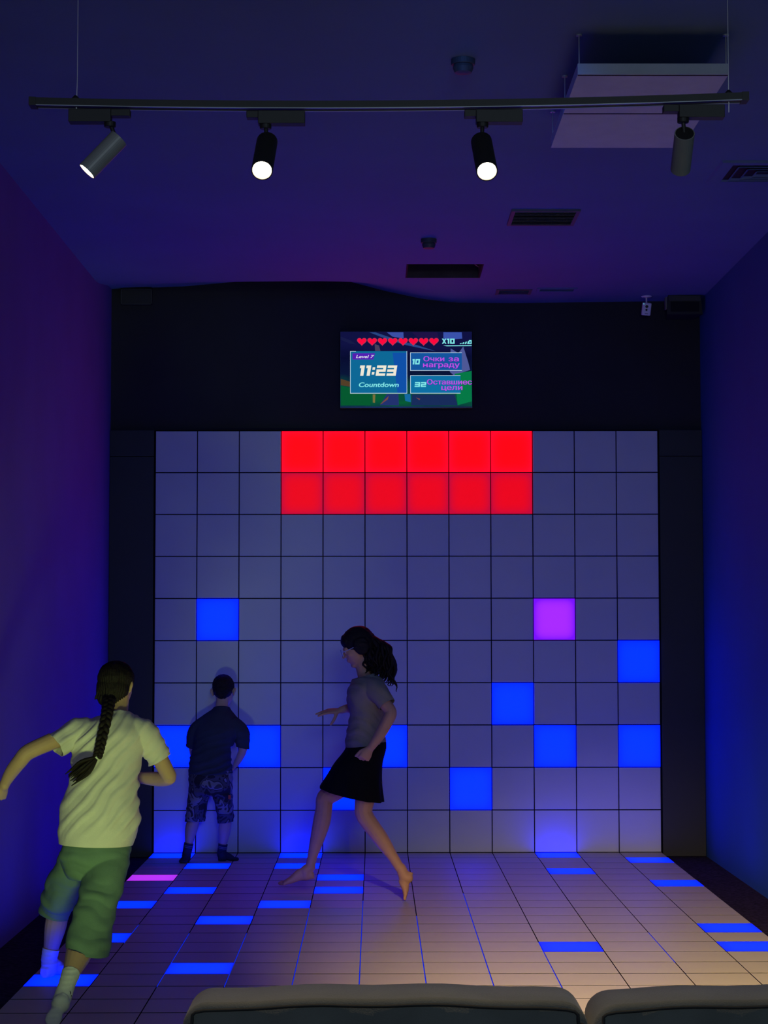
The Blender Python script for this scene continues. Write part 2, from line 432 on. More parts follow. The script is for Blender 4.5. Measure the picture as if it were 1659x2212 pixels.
def panel(x0, y0, x1, y1, c, open_right=False):
    poly('panel_fill', [(x0, y0), (x1, y0), (x1, y1), (x0, y1)], E_(*c), 2)
    t = 5
    segs = [(x0, y0, x0 + t, y1), (x0, y1 - t, x1, y1)]
    segs += [(x0, y0, x1, y0 + t)] if open_right else [(x0, y0, x0 + 60, y0 + t), (x1 - t, y0, x1, y1)]
    for a, b, c_, d in segs: poly('panel_edge', [(a, b), (c_, b), (c_, d), (a, d)], frame, 3)
panel(262, 328, 850, 760, (14, 104, 150))
poly('panel_shade', [(850 - 150, 345), (845, 345), (845, 755), (750, 755)], E_(16, 80, 168), 3)
panel(882, 342, 1415, 528, (20, 84, 158), True); panel(882, 575, 1400, 760, (14, 112, 164), True)
poly('level_tag', [(286, 350), (520, 350), (500, 414), (286, 414)], E_(84, 30, 178), 3)
heart = []
for k in range(40):
    t = 2 * math.pi * k / 40
    heart.append((16 * math.sin(t) ** 3 / 16, (13 * math.cos(t) - 5 * math.cos(2 * t) - 2 * math.cos(3 * t) - math.cos(4 * t)) / 16))
for i in range(8):
    cx_ = 383 + i * 106.3
    poly('heart', [(cx_ + 50 * a, 228 - 46 * b) for a, b in heart], E_(190, 50, 84), 3)
    poly('heart', [(cx_ + 42 * a, 227 - 38 * b) for a, b in heart], E_(255, 8, 62), 4)
def text(s, x, y, h, wd, color, shear=0.0, bold=0.02, layer=5, align='LEFT'):
    """s with its left baseline at picture point x, y; cap height h and width wd in picture units"""
    cu = bpy.data.curves.new('t', 'FONT'); cu.body = s; cu.size = 1.0; cu.shear = shear; cu.offset = bold; cu.resolution_u = 4; cu.extrude = 0.0
    o = bpy.data.objects.new('t', cu); col.objects.link(o)
    dg = bpy.context.evaluated_depsgraph_get(); dg.update()
    me = bpy.data.meshes.new_from_object(o.evaluated_get(dg)); bpy.data.objects.remove(o); bpy.data.curves.remove(cu)
    co = np.array([v.co[:] for v in me.vertices])
    x0, x1 = co[:, 0].min(), co[:, 0].max(); cap = 0.71
    for v in me.vertices:
        px = x + (v.co.x - x0) / (x1 - x0) * wd; py = y - v.co.y / cap * h
        v.co = V((sx(px), -0.023 - 0.0005 * layer, sz(py)))
    me.update(); me.name = 'caption'
    return place('caption', me, color, scr)
white = E_(235, 240, 235); mint = E_(130, 232, 232); lilac = E_(190, 78, 228); shade = E_(66, 10, 160)
SEG = {'0': 'abcdef', '1': 'h', '2': 'abged', '3': 'abgcd', 'X': 'x'}
def block(s, x, y, h, wd, color, slant, layer=5):
    """squared game lettering: x, y lower left; wd the advance of a wide figure"""
    st = 0.30 * wd
    def bar(x0, y0, x1, y1, ox):
        q = [(x0, y0), (x1, y0), (x1, y1), (x0, y1)]
        poly('figure_stroke', [(ox + px + slant * py, y - py) for px, py in q], color, layer)
    ox = x
    for ch in s:
        if ch == ':':
            for k in (0.12, 0.58): bar(0, h * k, st * 0.9, h * (k + 0.24), ox)
            ox += st * 1.5; continue
        if ch == '1':
            bar(0.16 * wd, 0, 0.16 * wd + st * 1.15, h, ox); bar(0, h * 0.74, 0.2 * wd, h, ox); ox += 0.16 * wd + st * 1.15 + 0.18 * wd; continue
        if ch == 'X':
            for p in ([(0, 0), (st, 0), (wd, h), (wd - st, h)], [(wd - st, 0), (wd, 0), (st, h), (0, h)]): poly('figure_stroke', [(ox + px + slant * py, y - py) for px, py in p], color, layer)
            ox += wd * 1.16; continue
        t_ = 0.24 * h
        for g in SEG[ch]:
            bar(*{'a': (0, h - t_, wd, h), 'b': (wd - st, h / 2, wd, h), 'c': (wd - st, 0, wd, h / 2), 'd': (0, 0, wd, t_), 'e': (0, 0, st, h / 2), 'f': (0, h / 2, st, h), 'g': (0, h / 2 - t_ / 2, wd, h / 2 + t_ / 2)}[g], ox)
        ox += wd * 1.16
block('X10', 1210, 253, 52, 46, mint, 0.0)
for k in range(4): poly('signal_bar', [(1392 + k * 26, 256), (1408 + k * 26, 256), (1416 + k * 26, 246 - k * 7), (1402 + k * 26, 246 - k * 7)], mint, 4)
poly('battery', [(1478, 256), (1516, 256), (1516, 216), (1490, 216)], mint, 4); poly('battery', [(1492, 247), (1506, 247), (1506, 228), (1496, 228)], E_(20, 60, 120), 5)
poly('underline', [(1225, 270), (1516, 268), (1516, 276), (1260, 278)], mint, 4)
text('Level 7', 322, 398, 30, 188, E_(216, 216, 236), 0.25, 0.018)
block('11:23', 350, 580, 106, 96, E_(238, 232, 214), 0.16)
text('Countdown', 352, 693, 46, 412, mint, 0.15, 0.02)
block('10', 900, 464, 54, 46, mint, 0.12); block('32', 926, 694, 50, 54, mint, 0.12)
for s, x, y, h, wd in (('Очки', 1018, 432, 50, 212), ('за', 1276, 432, 50, 104), ('аграду', 1072, 492, 50, 316), ('Оставшиес', 1054, 668, 50, 460), ('цели', 1202, 724, 50, 214)):
    text(s, x + 4, y + 4, h, wd, shade, 0.0, 0.0, 4); text(s, x + 2, y + 2, h, wd, shade, 0.0, 0.0, 4.5); text(s, x, y, h, wd, lilac, 0.0, 0.0, 6); text(s, x + 4, y, h, wd, lilac, 0.0, 0.0, 6.3)
for a_, b_, c_, d_ in ((1014, 454, 1026, 492), (1050, 454, 1062, 492), (1020, 468, 1056, 477)):
    poly('figure_stroke', [(a_ + 5, b_ + 4), (c_ + 5, b_ + 4), (c_ + 5, d_ + 4), (a_ + 5, d_ + 4)], shade, 4.2); poly('figure_stroke', [(a_, b_), (c_, b_), (c_, d_), (a_, d_)], lilac, 6)

# ------------------------------------------------------------------ track rail and spotlights
TY = -9.4
def trk(x): # top edge of the rail, slightly sagging
    a, b, c = (65, 214.0), (830, 221.0), (1615, 203.0)
    L = lambda p, q, r: p[1] * (x - q[0]) * (x - r[0]) / ((p[0] - q[0]) * (p[0] - r[0]))
    return L(a, b, c) + L(b, a, c) + L(c, a, b)
pA, pB = at(65, trk(65), TY), at(1615, trk(1615), TY)
tr = empty('track_rail', (pA + pB) / 2, 'long black lamp track hung on two thin wires below the ceiling', 'lamp track')
def rail(x0, x1, zt, zb, hw, name, material, y0=0.0, parent=None, n=24):
    bm = bmesh.new(); rings = []
    for i in range(n + 1):
        x = x0 + (x1 - x0) * i / n; p = at(x, trk(x), TY)
        rings.append([p + V((0, y0 - hw, -zt)), p + V((0, y0 + hw, -zt)), p + V((0, y0 + hw, -zb)), p + V((0, y0 - hw, -zb))])
    skin_rings(bm, rings); return bm_obj(name, bm, material, parent or tr)
rail(65, 1615, 0.0, 0.016, 0.017, 'channel', M['metal_black'])
M['rail_under'] = mat('blue lit tone of rail lip', (0.30, 0.31, 0.36), 0.35, metal=0.3)  # bluish tone paints blue light onto the lips under the rail
for yy in (-0.0145, 0.0135): rail(80, 1600, 0.016, 0.018, 0.0025, 'contact_lip', M['rail_under'], yy)
rail(65, 80, -0.001, 0.019, 0.019, 'end_cap', M['metal_black'], n=2); rail(1600, 1615, -0.001, 0.019, 0.019, 'end_cap', M['metal_black'], n=2)
for x in (163, 1574):
    p = at(x, trk(x), TY); bm = bmesh.new()
    top = V((p.x + (0.004 if x < 800 else 0.0), p.y, ZC + 0.005))
    limb(bm, [(p, 0.0011), (p + V((0.004 if x < 800 else 0, 0, 0.05)), 0.0011), (top, 0.0011)], 6, 2); bm_obj('suspension_wire', bm, M['wire'], tr, True)
    bm = bmesh.new(); lathe(bm, p - V((0, 0, 0.001)), V((0, 0, 1)), [(0.010, 0), (0.010, 0.004), (0.003, 0.012)], 12); bm_obj('wire_grip', bm, M['metal_black'], tr)

def spotlight(main, step, stemx, top, tip, rad, toward, label, lum, body_mat):
    """main/step: x extents of the adapter; top, tip: measured ends of the can; toward: how far the tip leans to the camera"""
    yt = trk(stemx)
    base = at(stemx, yt, TY)
    o = empty('track_spotlight', base - V((0, 0, 0.018)), label, 'spotlight')
    a0, a1 = at(main[0], trk(main[0]), TY), at(main[1], trk(main[1]), TY)
    zt = min(a0.z, a1.z) - 0.0225
    box_obj('adapter', (a0.x, TY - 0.0165, zt - 0.030), (a1.x, TY + 0.0165, zt), body_ad, o, 0.0015)
    s0, s1 = at(step[0], yt, TY).x, at(step[1], yt, TY).x
    box_obj('adapter_end', (s0, TY - 0.014, zt - 0.016), (s1, TY + 0.014, zt), body_ad, o, 0.0015)
    tip_p = at(tip[0], tip[1], TY - toward); top_p = at(top[0], top[1], TY)
    ax = (tip_p - top_p).normalized(); L = (tip_p - top_p).length
    # boss, stem
    bm = bmesh.new(); lathe(bm, V((base.x, TY, zt - 0.040)), V((0, 0, 1)), [(0.0125, 0), (0.0135, 0.002), (0.0135, 0.012)], 20); bm_obj('swivel_boss', bm, M['metal_black'], o, False)
    bm = bmesh.new(); limb(bm, [(V((base.x, TY, zt - 0.03)), 0.0048), (top_p + ax * 0.008, 0.0048)], 12, 2); bm_obj('stem', bm, M['metal_black'], o, True)
    bm = bmesh.new()
    lathe(bm, top_p, ax, [(rad * 0.90, 0.003), (rad * 0.90, 0.0), (rad, 0.0), (rad, L), (rad * 0.93, L), (rad * 0.86, L - 0.006), (rad * 0.86, 0.003)][1:6] , 32)
    can = bm_obj('lamp_can', bm, body_mat, o, False)
    bm = bmesh.new(); lathe(bm, top_p + ax * (L - 0.0055), ax, [(rad * 0.85, 0), (rad * 0.85, 0.002), (rad * 0.80, 0.004)], 28)
    bm_obj('lens', bm, M['lens'], o)
    bm = bmesh.new(); d_, s_, u_ = basis(ax); n_ = 32; prof_ = [(rad * 0.86, L - 0.004), (rad * 1.0, L + 0.0015), (rad * 1.0, L - 0.001)]
    lathe(bm, top_p, ax, [(rad * 1.0, L - 0.004), (rad * 1.01, L - 0.002), (rad * 1.0, L + 0.0005), (rad * 0.9, L + 0.0005)], n_)
    bmesh.ops.delete(bm, geom=[f for f in bm.faces if len(f.verts) > 4], context='FACES')
    bm_obj('rim', bm, body_mat, o)
    bm = bmesh.new(); lathe(bm, top_p - ax * 0.0008, ax, [(rad * 0.90, 0), (rad * 0.92, 0.0012)], 28); bm_obj('end_plate', bm, M['metal_black'], o)
    l = bpy.data.lights.new('spotlight_beam', 'SPOT'); l.energy = lum[0]; l.color = (1.0, 0.74, 0.42); l.spot_size = math.radians(lum[1]); l.spot_blend = 1.0; l.shadow_soft_size = 0.02
    lo = bpy.data.objects.new('spotlight_beam', l); col.objects.link(lo); lo.parent = o
    lo.location = top_p + ax * (L + 0.004) - o.location; lo.rotation_euler = (ax + V((lum[2], 0, 0))).to_track_quat('-Z', 'Y').to_euler()
    return o
body_ad = M['metal_black']
spotlight((150, 241), (241, 282), 238, (257, 299), (188, 370), 0.0235, 0.012, 'grey can spotlight at the left end of the track, tilted left', (30, 95, 0), M['metal_grey'])
spotlight((558, 659), (533, 558), 574, (577, 306), (566, 368), 0.0245, 0.115, 'glowing spotlight facing the camera, left one of the two lit discs', (80, 165, 0), M['metal_black'])
spotlight((1028, 1128), (1003, 1028), 1042, (1040, 306), (1052, 370), 0.0245, 0.115, 'glowing spotlight facing the camera, right one of the two lit discs', (80, 165, 0), M['metal_black'])
spotlight((1465, 1563), (1432, 1465), 1475, (1479, 288), (1470, 366), 0.0235, -0.095, 'olive can spotlight at the right end of the track, aimed away at the floor', (1480, 46, 0.09), M['metal_grey'])

# ------------------------------------------------------------------ hanging white panels
HY = -6.28
pa, pb = at(1248, 160, HY), at(1575, 160, HY); zb = (pa.z + pb.z) / 2; zt = zb + 0.044
cp = empty('ceiling_panel', ((pa.x + pb.x) / 2, HY + 0.6, zb), 'white two-part panel hung flat below the ceiling behind the track', 'ceiling panel')
for k in range(2): box_obj('panel_board', (pa.x, HY + k * 0.60 + 0.004, zb), (pb.x, HY + k * 0.60 + 0.592, zt), M['white_panel'], cp, 0.002)
for k in range(2): box_obj('dark_edge', (pa.x + 0.002, HY + k * 0.60 + (0.012 if k == 0 else -0.008), zb - 0.001), (pb.x - 0.002, HY + k * 0.60 + (0.022 if k == 0 else 0.004), zb + 0.01), M['dark'], cp)
for x, inset in ((pa.x + 0.008, 0.0), (pb.x - 0.008, 0.07)):
    for y in (HY + 0.02, HY + 0.60, HY + 1.17):
        if y > HY + 0.1: x -= inset; inset = 0.0
        bm = bmesh.new(); limb(bm, [(V((x, y, zt - 0.002)), 0.0025), (V((x, y, ZC + 0.002)), 0.0025)], 8, 1); bm_obj('hanger_rod', bm, M['wire'], cp, True)
        bm = bmesh.new(); lathe(bm, V((x, y, ZC - 0.006)), V((0, 0, 1)), [(0.012, 0), (0.012, 0.008)], 12); bm_obj('ceiling_anchor', bm, M['wire'], cp)

# ------------------------------------------------------------------ things on the ceiling
def detector(x, y, r, label):
    o = empty('smoke_detector', (x, y, ZC), label, 'smoke detector', 'smoke detectors on the ceiling')
    bm = bmesh.new(); lathe(bm, V((x, y, ZC + 0.002)), V((0, 0, -1)), [(r, 0), (r, 0.022), (r * 0.96, 0.026)], 28); bm_obj('base', bm, M['grey_plastic'], o)
    bm = bmesh.new(); lathe(bm, V((x, y, ZC - 0.024)), V((0, 0, -1)), [(r * 0.80, 0), (r * 0.86, 0.012), (r * 0.70, 0.032), (r * 0.3, 0.036)], 28); bm_obj('sensor_cap', bm, M['grey_plastic'], o)
detector(1.94, -5.92, 0.05, 'small dark round smoke detector near the white hanging panel')
detector(1.90, -2.17, 0.048, 'small dark round smoke detector just before the open hatch')

def grille(name, x0, x1, y0, y1, label, slats, material, horizontal=True):
    o = empty(name, ((x0 + x1) / 2, (y0 + y1) / 2, ZC), label, 'ceiling vent')
    t = 0.022; z = ZC
    bm = bmesh.new(); box(bm, (x0 + 0.004, y0 + 0.004, z - 0.003), (x1 - 0.004, y1 - 0.004, z + 0.0)); bm_obj('dark_back', bm, M['dark'], o)
    for a, b, c, d in ((x0, y0, x1, y0 + t), (x0, y1 - t, x1, y1), (x0, y0 + t, x0 + t, y1 - t), (x1 - t, y0 + t, x1, y1 - t)):
        box_obj('frame_bar', (a, b, z - 0.012), (c, d, z + 0.001), material, o)
    for k in range(slats):
        yc = y0 + t + (y1 - y0 - 2 * t) * (k + 0.5) / slats; w_ = (y1 - y0 - 2 * t) / slats * 0.42
        box_obj('slat', (x0 + t, yc - w_, z - 0.010), (x1 - t, yc + w_, z - 0.007), material, o, rot=Matrix.Rotation(0.35, 3, 'X'))
    return o
grille('ceiling_vent', 2.345, 2.735, -3.02, -2.615, 'dark square ceiling grille, largest vent below the right glowing spotlight', 9, M['vent'])
grille('slot_vent', 2.42, 2.67, -0.45, -0.24, 'small dark slot vent in the ceiling close to the black wall', 3, M['vent'])
grille('slot_vent', 2.70, 2.98, -0.50, -0.36, 'faint narrow slot vent right of the small dark slot vent', 2, M['ceil'])
# square diffuser: nested louvres
dx, dy = 3.61, -3.93
df = empty('ceiling_diffuser', (dx, dy, ZC), 'square ceiling diffuser with nested louvres by the right wall', 'ceiling vent')
def sq_ring(bm, h0, z0, h1, z1, ky=0.85):
    a = [bm.verts.new((dx + sx_ * h0, dy + sy_ * h0 * ky, z0)) for sx_, sy_ in ((-1, -1), (1, -1), (1, 1), (-1, 1))]
    b = [bm.verts.new((dx + sx_ * h1, dy + sy_ * h1 * ky, z1)) for sx_, sy_ in ((-1, -1), (1, -1), (1, 1), (-1, 1))]
    for k in range(4): bm.faces.new((a[k], a[(k + 1) % 4], b[(k + 1) % 4], b[k]))
    return a, b
bm = bmesh.new(); sq_ring(bm, 0.285, ZC + 0.001, 0.275, ZC - 0.012); sq_ring(bm, 0.275, ZC - 0.012, 0.215, ZC - 0.012); sq_ring(bm, 0.215, ZC - 0.012, 0.205, ZC + 0.001); bm_obj('outer_frame', bm, M['ceil'], df)
bm = bmesh.new(); box(bm, (dx - 0.21, dy - 0.18, ZC - 0.002), (dx + 0.21, dy + 0.18, ZC + 0.0)); bm_obj('dark_back', bm, M['dark'], df)
for h in (0.165, 0.11, 0.055):
    bm = bmesh.new(); sq_ring(bm, h + 0.02, ZC - 0.016, h, ZC - 0.003); sq_ring(bm, h + 0.02, ZC - 0.016, h + 0.017, ZC - 0.017); bm_obj('louvre', bm, M['ceil'], df)
# open hatch
ht = empty('ceiling_hatch', ((HX0 + HX1) / 2, (HY0 + HY1) / 2, ZC), 'open black square hatch in the ceiling above the television', 'hatch')
D = 0.30
for nm, lo, hi in (('shaft_side', (HX0 - 0.012, HY0, ZC), (HX0, HY1, ZC + D)), ('shaft_side', (HX1, HY0, ZC), (HX1 + 0.012, HY1, ZC + D)),
                   ('shaft_side', (HX0 - 0.012, HY0 - 0.012, ZC), (HX1 + 0.012, HY0, ZC + D)), ('shaft_top', (HX0 - 0.012, HY0 - 0.012, ZC + D), (HX1 + 0.012, HY1 + 0.012, ZC + D + 0.01))):
    box_obj(nm, lo, hi, M['dark'], ht)
M['shaft_lit'] = mat('lit tone of shaft board', (0.06, 0.055, 0.05), 0.9, 0.2, 12)  # paler than the black shaft: light on its lower far wall, painted in
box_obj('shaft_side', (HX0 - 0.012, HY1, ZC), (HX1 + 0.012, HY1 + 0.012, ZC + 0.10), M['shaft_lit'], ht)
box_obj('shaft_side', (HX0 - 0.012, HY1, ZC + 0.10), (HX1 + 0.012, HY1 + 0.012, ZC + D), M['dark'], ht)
for k in (0, 1):
    bm = bmesh.new(); limb(bm, [(V((2.05 + k * 0.04, HY0 + 0.1, ZC + 0.25)), 0.006), (V((2.15 + k * 0.03, -1.1, ZC + 0.12 + k * 0.02)), 0.006), (V((HX1, -0.95, ZC + 0.06 + k * 0.02)), 0.006)], 8, 4); bm_obj('cable', bm, M['metal_grey'], ht, True)

# security camera
cx_, cyy = 3.505, -0.16
sc = empty('security_camera', (cx_, cyy, ceil_z(cx_, cyy)), 'small white security camera hanging below the ceiling in the right corner', 'camera')
zt = ceil_z(cx_, cyy)
bm = bmesh.new(); lathe(bm, V((cx_, cyy, zt + 0.003)), V((0, 0, -1)), [(0.036, 0), (0.038, 0.006), (0.030, 0.012), (0.008, 0.014)], 28); bm_obj('ceiling_plate', bm, M['white_plastic'], sc)
bm = bmesh.new(); limb(bm, [(V((cx_, cyy, zt - 0.010)), 0.006), (V((cx_, cyy, zt - 0.052)), 0.006)], 12, 1); bm_obj('stem', bm, M['white_plastic'], sc, True)
rt = Matrix.Rotation(0.09, 3, 'Y') @ Matrix.Rotation(0.22, 3, 'X'); bc = V((cx_ - 0.002, cyy - 0.004, zt - 0.093))
bod = box_obj('body', bc - V((0.032, 0.018, 0.045)), bc + V((0.032, 0.018, 0.045)), M['white_plastic'], sc, 0.008, rt, bc)
for r, z, nm in ((0.0105, 0.019, 'lens'), (0.0075, -0.005, 'motion_sensor')):
    p = bc + rt @ V((-0.001, -0.018, z)); bm = bmesh.new(); lathe(bm, p, rt @ V((0, -1, 0)), [(r, -0.002), (r, 0.0025), (r * 0.7, 0.003)], 20); bm_obj(nm, bm, M['bezel'], bod)
p = bc + rt @ V((-0.024, -0.018, 0.036)); bm = bmesh.new(); lathe(bm, p, rt @ V((0, -1, 0)), [(0.004, -0.001), (0.004, 0.0015)], 12); bm_obj('status_light', bm, emis('status light', (0.1, 0.5, 0.6), 0.8), bod)
p = bc + rt @ V((0.002, -0.018, -0.032)); bm = bmesh.new(); box(bm, p - V((0.012, 0.001, 0.002)), p + V((0.012, 0.001, 0.002)), rot=rt, piv=p); bm_obj('maker_mark', bm, M['vent'], bod)

# dark loudspeaker beside it, dark box in the left corner
sp_ = empty('loudspeaker', (3.77, -0.02, 3.95), 'black loudspeaker mounted high in the right corner, hard to see', 'loudspeaker')
bm = bmesh.new(); a = [(3.655, 3.955), (3.885, 3.955), (3.90, 3.81), (3.645, 3.81)]
f0 = [bm.verts.new((x, -0.19, z - 0.0)) for x, z in a]; f1 = [bm.verts.new((x + (3.772 - x) * 0.25, 0.058, z)) for x, z in a]
bm.faces.new(f0)
for k in range(4): bm.faces.new((f0[k], f0[(k + 1) % 4], f1[(k + 1) % 4], f1[k]))
bm.faces.new(f1[::-1]); bm_obj('cabinet', bm, M['black_board'], sp_)
box_obj('front_cloth', (3.672, -0.197, 3.828), (3.874, -0.189, 3.898), M['dark'], sp_, 0.003)
box_obj('front_lip', (3.658, -0.200, 3.905), (3.884, -0.188, 3.945), M['grey_plastic'], sp_, 0.003)
for x in (3.652, 3.888): box_obj('bracket', (x - 0.006, -0.12, 3.86), (x + 0.006, -0.06, 3.96), M['metal_grey'], sp_, 0.002)
lb = empty('sign_box', (-0.146, 0.06, 3.97), 'flat black box high in the left corner of the black wall', 'box')
box_obj('case', (-0.258, 0.015, 3.915), (-0.034, 0.058, 4.030), M['black_board'], lb, 0.004)
for a, b in (((-0.258, 3.915), (-0.034, 3.921)), ((-0.258, 4.024), (-0.034, 4.030)), ((-0.258, 3.915), (-0.252, 4.030)), ((-0.040, 3.915), (-0.034, 4.030))):
    box_obj('edge_strip', (a[0], 0.011, a[1]), (b[0], 0.016, b[1]), M['grey_plastic'], lb)

# ------------------------------------------------------------------ sofas, backs to the camera
def sofa(x0, x1, yb, label, dz=0.0):
    """x0..x1, back face at yb; seat faces the tile floor"""
    zt = 0.765 + dz; th = 0.19
    o = empty('sofa', ((x0 + x1) / 2, yb + 0.45, -0.03), label, 'sofa', 'sofas with their backs to the camera')
    bm = bmesh.new()
    # backrest: rounded slab, top crowned
    rings = []; n = 24
    def prof(y, z, inset): return [V((x0 + inset, y, z)), V((x1 - inset, y, z))]
    vs_ = box(bm, (x0, yb, 0.12), (x1, yb + th, zt), 0.0)
    es = [e for e in bm.edges if all(v.co.z > zt - 0.01 for v in e.verts) or (abs(e.verts[0].co.x - e.verts[1].co.x) < 1e-6 and abs(e.verts[0].co.y - e.verts[1].co.y) < 1e-6)]
    side = [e for e in es if abs(e.verts[0].co.x - e.verts[1].co.x) < 1e-6 and abs(e.verts[0].co.z - e.verts[1].co.z) < 1e-6]
    bmesh.ops.bevel(bm, geom=side, offset=0.055, segments=6, affect='EDGES', profile=0.5)
    rest = [e for e in bm.edges if e.calc_face_angle(0) > 0.5]
    bmesh.ops.bevel(bm, geom=rest, offset=0.012, segments=3, affect='EDGES', profile=0.5)
    bmesh.ops.subdivide_edges(bm, edges=[e for e in bm.edges if abs(e.verts[0].co.x - e.verts[1].co.x) > 0.4], cuts=14, use_grid_fill=True)
    xm = (x0 + x1) / 2; hw = (x1 - x0) / 2
    for v in bm.verts:
        t = (v.co.x - xm) / hw
        if v.co.z > zt - 0.1: v.co.z += 0.012 * (1 - t * t) + 0.002 * math.sin(v.co.x * 23)
        if v.co.y < yb + 0.03: v.co.y -= 0.012 * (1 - t * t) * min(1, max(0, (zt - 0.03 - v.co.z) / 0.1)) + 0.0015 * math.sin(v.co.x * 31 + v.co.z * 9)
    bk = bm_obj('backrest', bm, M['sofa'], o, True)
    def topz(x): t = (x - xm) / hw; return zt + 0.012 * (1 - t * t) + 0.002 * math.sin(x * 23)
    pts = [(V((x0 + 0.002, yb - 0.001, 0.15)), 0.004), (V((x0 + 0.004, yb - 0.001, zt - 0.10)), 0.004), (V((x0 + 0.022, yb - 0.002, zt - 0.045)), 0.004)]
    for k in range(13):
        x = x0 + 0.03 + (x1 - x0 - 0.06) * k / 12; t = (x - xm) / hw
        pts.append((V((x, yb - 0.003 - 0.002 * (1 - t * t), topz(x) - 0.014 - 0.010 * abs(t) ** 8)), 0.0035))
    pts += [(V((x1 - 0.022, yb - 0.002, zt - 0.045)), 0.004), (V((x1 - 0.004, yb - 0.001, zt - 0.10)), 0.004), (V((x1 - 0.002, yb - 0.001, 0.15)), 0.004)]
    bm = bmesh.new(); limb(bm, pts, 8, 3); bm_obj('piping', bm, M['piping'], bk, True)
    box_obj('seat_cushion', (x0 + 0.01, yb + th, 0.26), (x1 - 0.01, yb + 0.78, 0.44), M['sofa'], o, 0.035)
    box_obj('base', (x0 + 0.005, yb + 0.02, 0.08), (x1 - 0.005, yb + 0.77, 0.27), M['sofa'], o, 0.015)
    for x in (x0 + 0.06, x1 - 0.06):
        for y in (yb + 0.07, yb + 0.70):
            bm = bmesh.new(); lathe(bm, V((x, y, -0.03)), V((0, 0, 1)), [(0.016, 0), (0.022, 0.115)], 14); bm_obj('leg', bm, M['metal_black'], o)
q = at(393, 2163, -9.52); q2 = at(1271, 2163, -9.52); q3 = at(1277, 2163, -9.52)
print('sofa', q, q2, q3)
sofa(q.x, q2.x, -9.52, 'dark green grey sofa whose whole back shows, left of the gap')
sofa(q3.x + 0.004, q3.x + 0.004 + 0.93, -9.52, 'dark green grey sofa right of the gap, cut by the picture edge', -0.003)
# ------------------------------------------------------------------ people
def skin_mat(name, c): return mat(name, c, 0.55, 0.05, 14, 0.05, 120, spec=0.35)
M['eye_white'] = mat('eye', (0.6, 0.58, 0.56), 0.3)
M['iris'] = mat('dark iris', (0.03, 0.02, 0.015), 0.2)

def rotm(r, f, u):
    return Matrix(((r.x, f.x, u.x), (r.y, f.y, u.y), (r.z, f.z, u.z)))

def head(bm, c, f, u, h):
    """head of height h centred at c, looking along f; returns its local frame"""
    f = f.normalized(); r = f.cross(u).normalized(); u = r.cross(f).normalized(); Rm = rotm(r, f, u)
    L = lambda x, y, z: c + Rm @ (V((x, y, z)) * h)
    def b(p, rad, rot=None): blob(bm, L(*p), tuple(a * h for a in rad), Rm @ rot if rot is not None else Rm)
    b((0, -0.06, 0.13), (0.325, 0.40, 0.355)); b((0, 0.11, -0.10), (0.275, 0.275, 0.36)); b((0, 0.13, -0.27), (0.22, 0.22, 0.19))
    b((0, 0.245, -0.405), (0.11, 0.10, 0.08)); b((0, 0.30, 0.075), (0.20, 0.085, 0.055))
    for s in (-1, 1):
        b((0.145 * s, 0.225, -0.10), (0.11, 0.11, 0.11)); b((0.335 * s, -0.03, -0.04), (0.035, 0.085, 0.125), Matrix.Rotation(0.25 * s, 3, 'Z'))
        b((0.375 * s, -0.07, 0.0), (0.032, 0.06, 0.09), Matrix.Rotation(0.45 * s, 3, 'Z'))
        b((0.05 * s, 0.385, -0.125), (0.035, 0.04, 0.03)); b((0.13 * s, 0.305, 0.0), (0.075, 0.06, 0.05))
    limb(bm, [(L(0, 0.345, 0.05), 0.026 * h), (L(0, 0.40, -0.04), 0.032 * h), (L(0, 0.44, -0.115), 0.044 * h)], 12, 3)
    b((0, 0.355, -0.225), (0.095, 0.045, 0.024)); b((0, 0.35, -0.27), (0.08, 0.045, 0.026))
    return L, Rm

def eyes(L, Rm, h, parent):
    for s in (-1, 1):
        bm = bmesh.new(); blob(bm, L(0.13 * s, 0.325, 0.0), (0.05 * h,) * 3, Rm, 16); e = bm_obj('eye', bm, M['eye_white'], parent, True)
        bm = bmesh.new(); blob(bm, L(0.13 * s, 0.363, 0.0), (0.022 * h, 0.014 * h, 0.022 * h), Rm, 12); bm_obj('iris', bm, M['iris'], e, True)

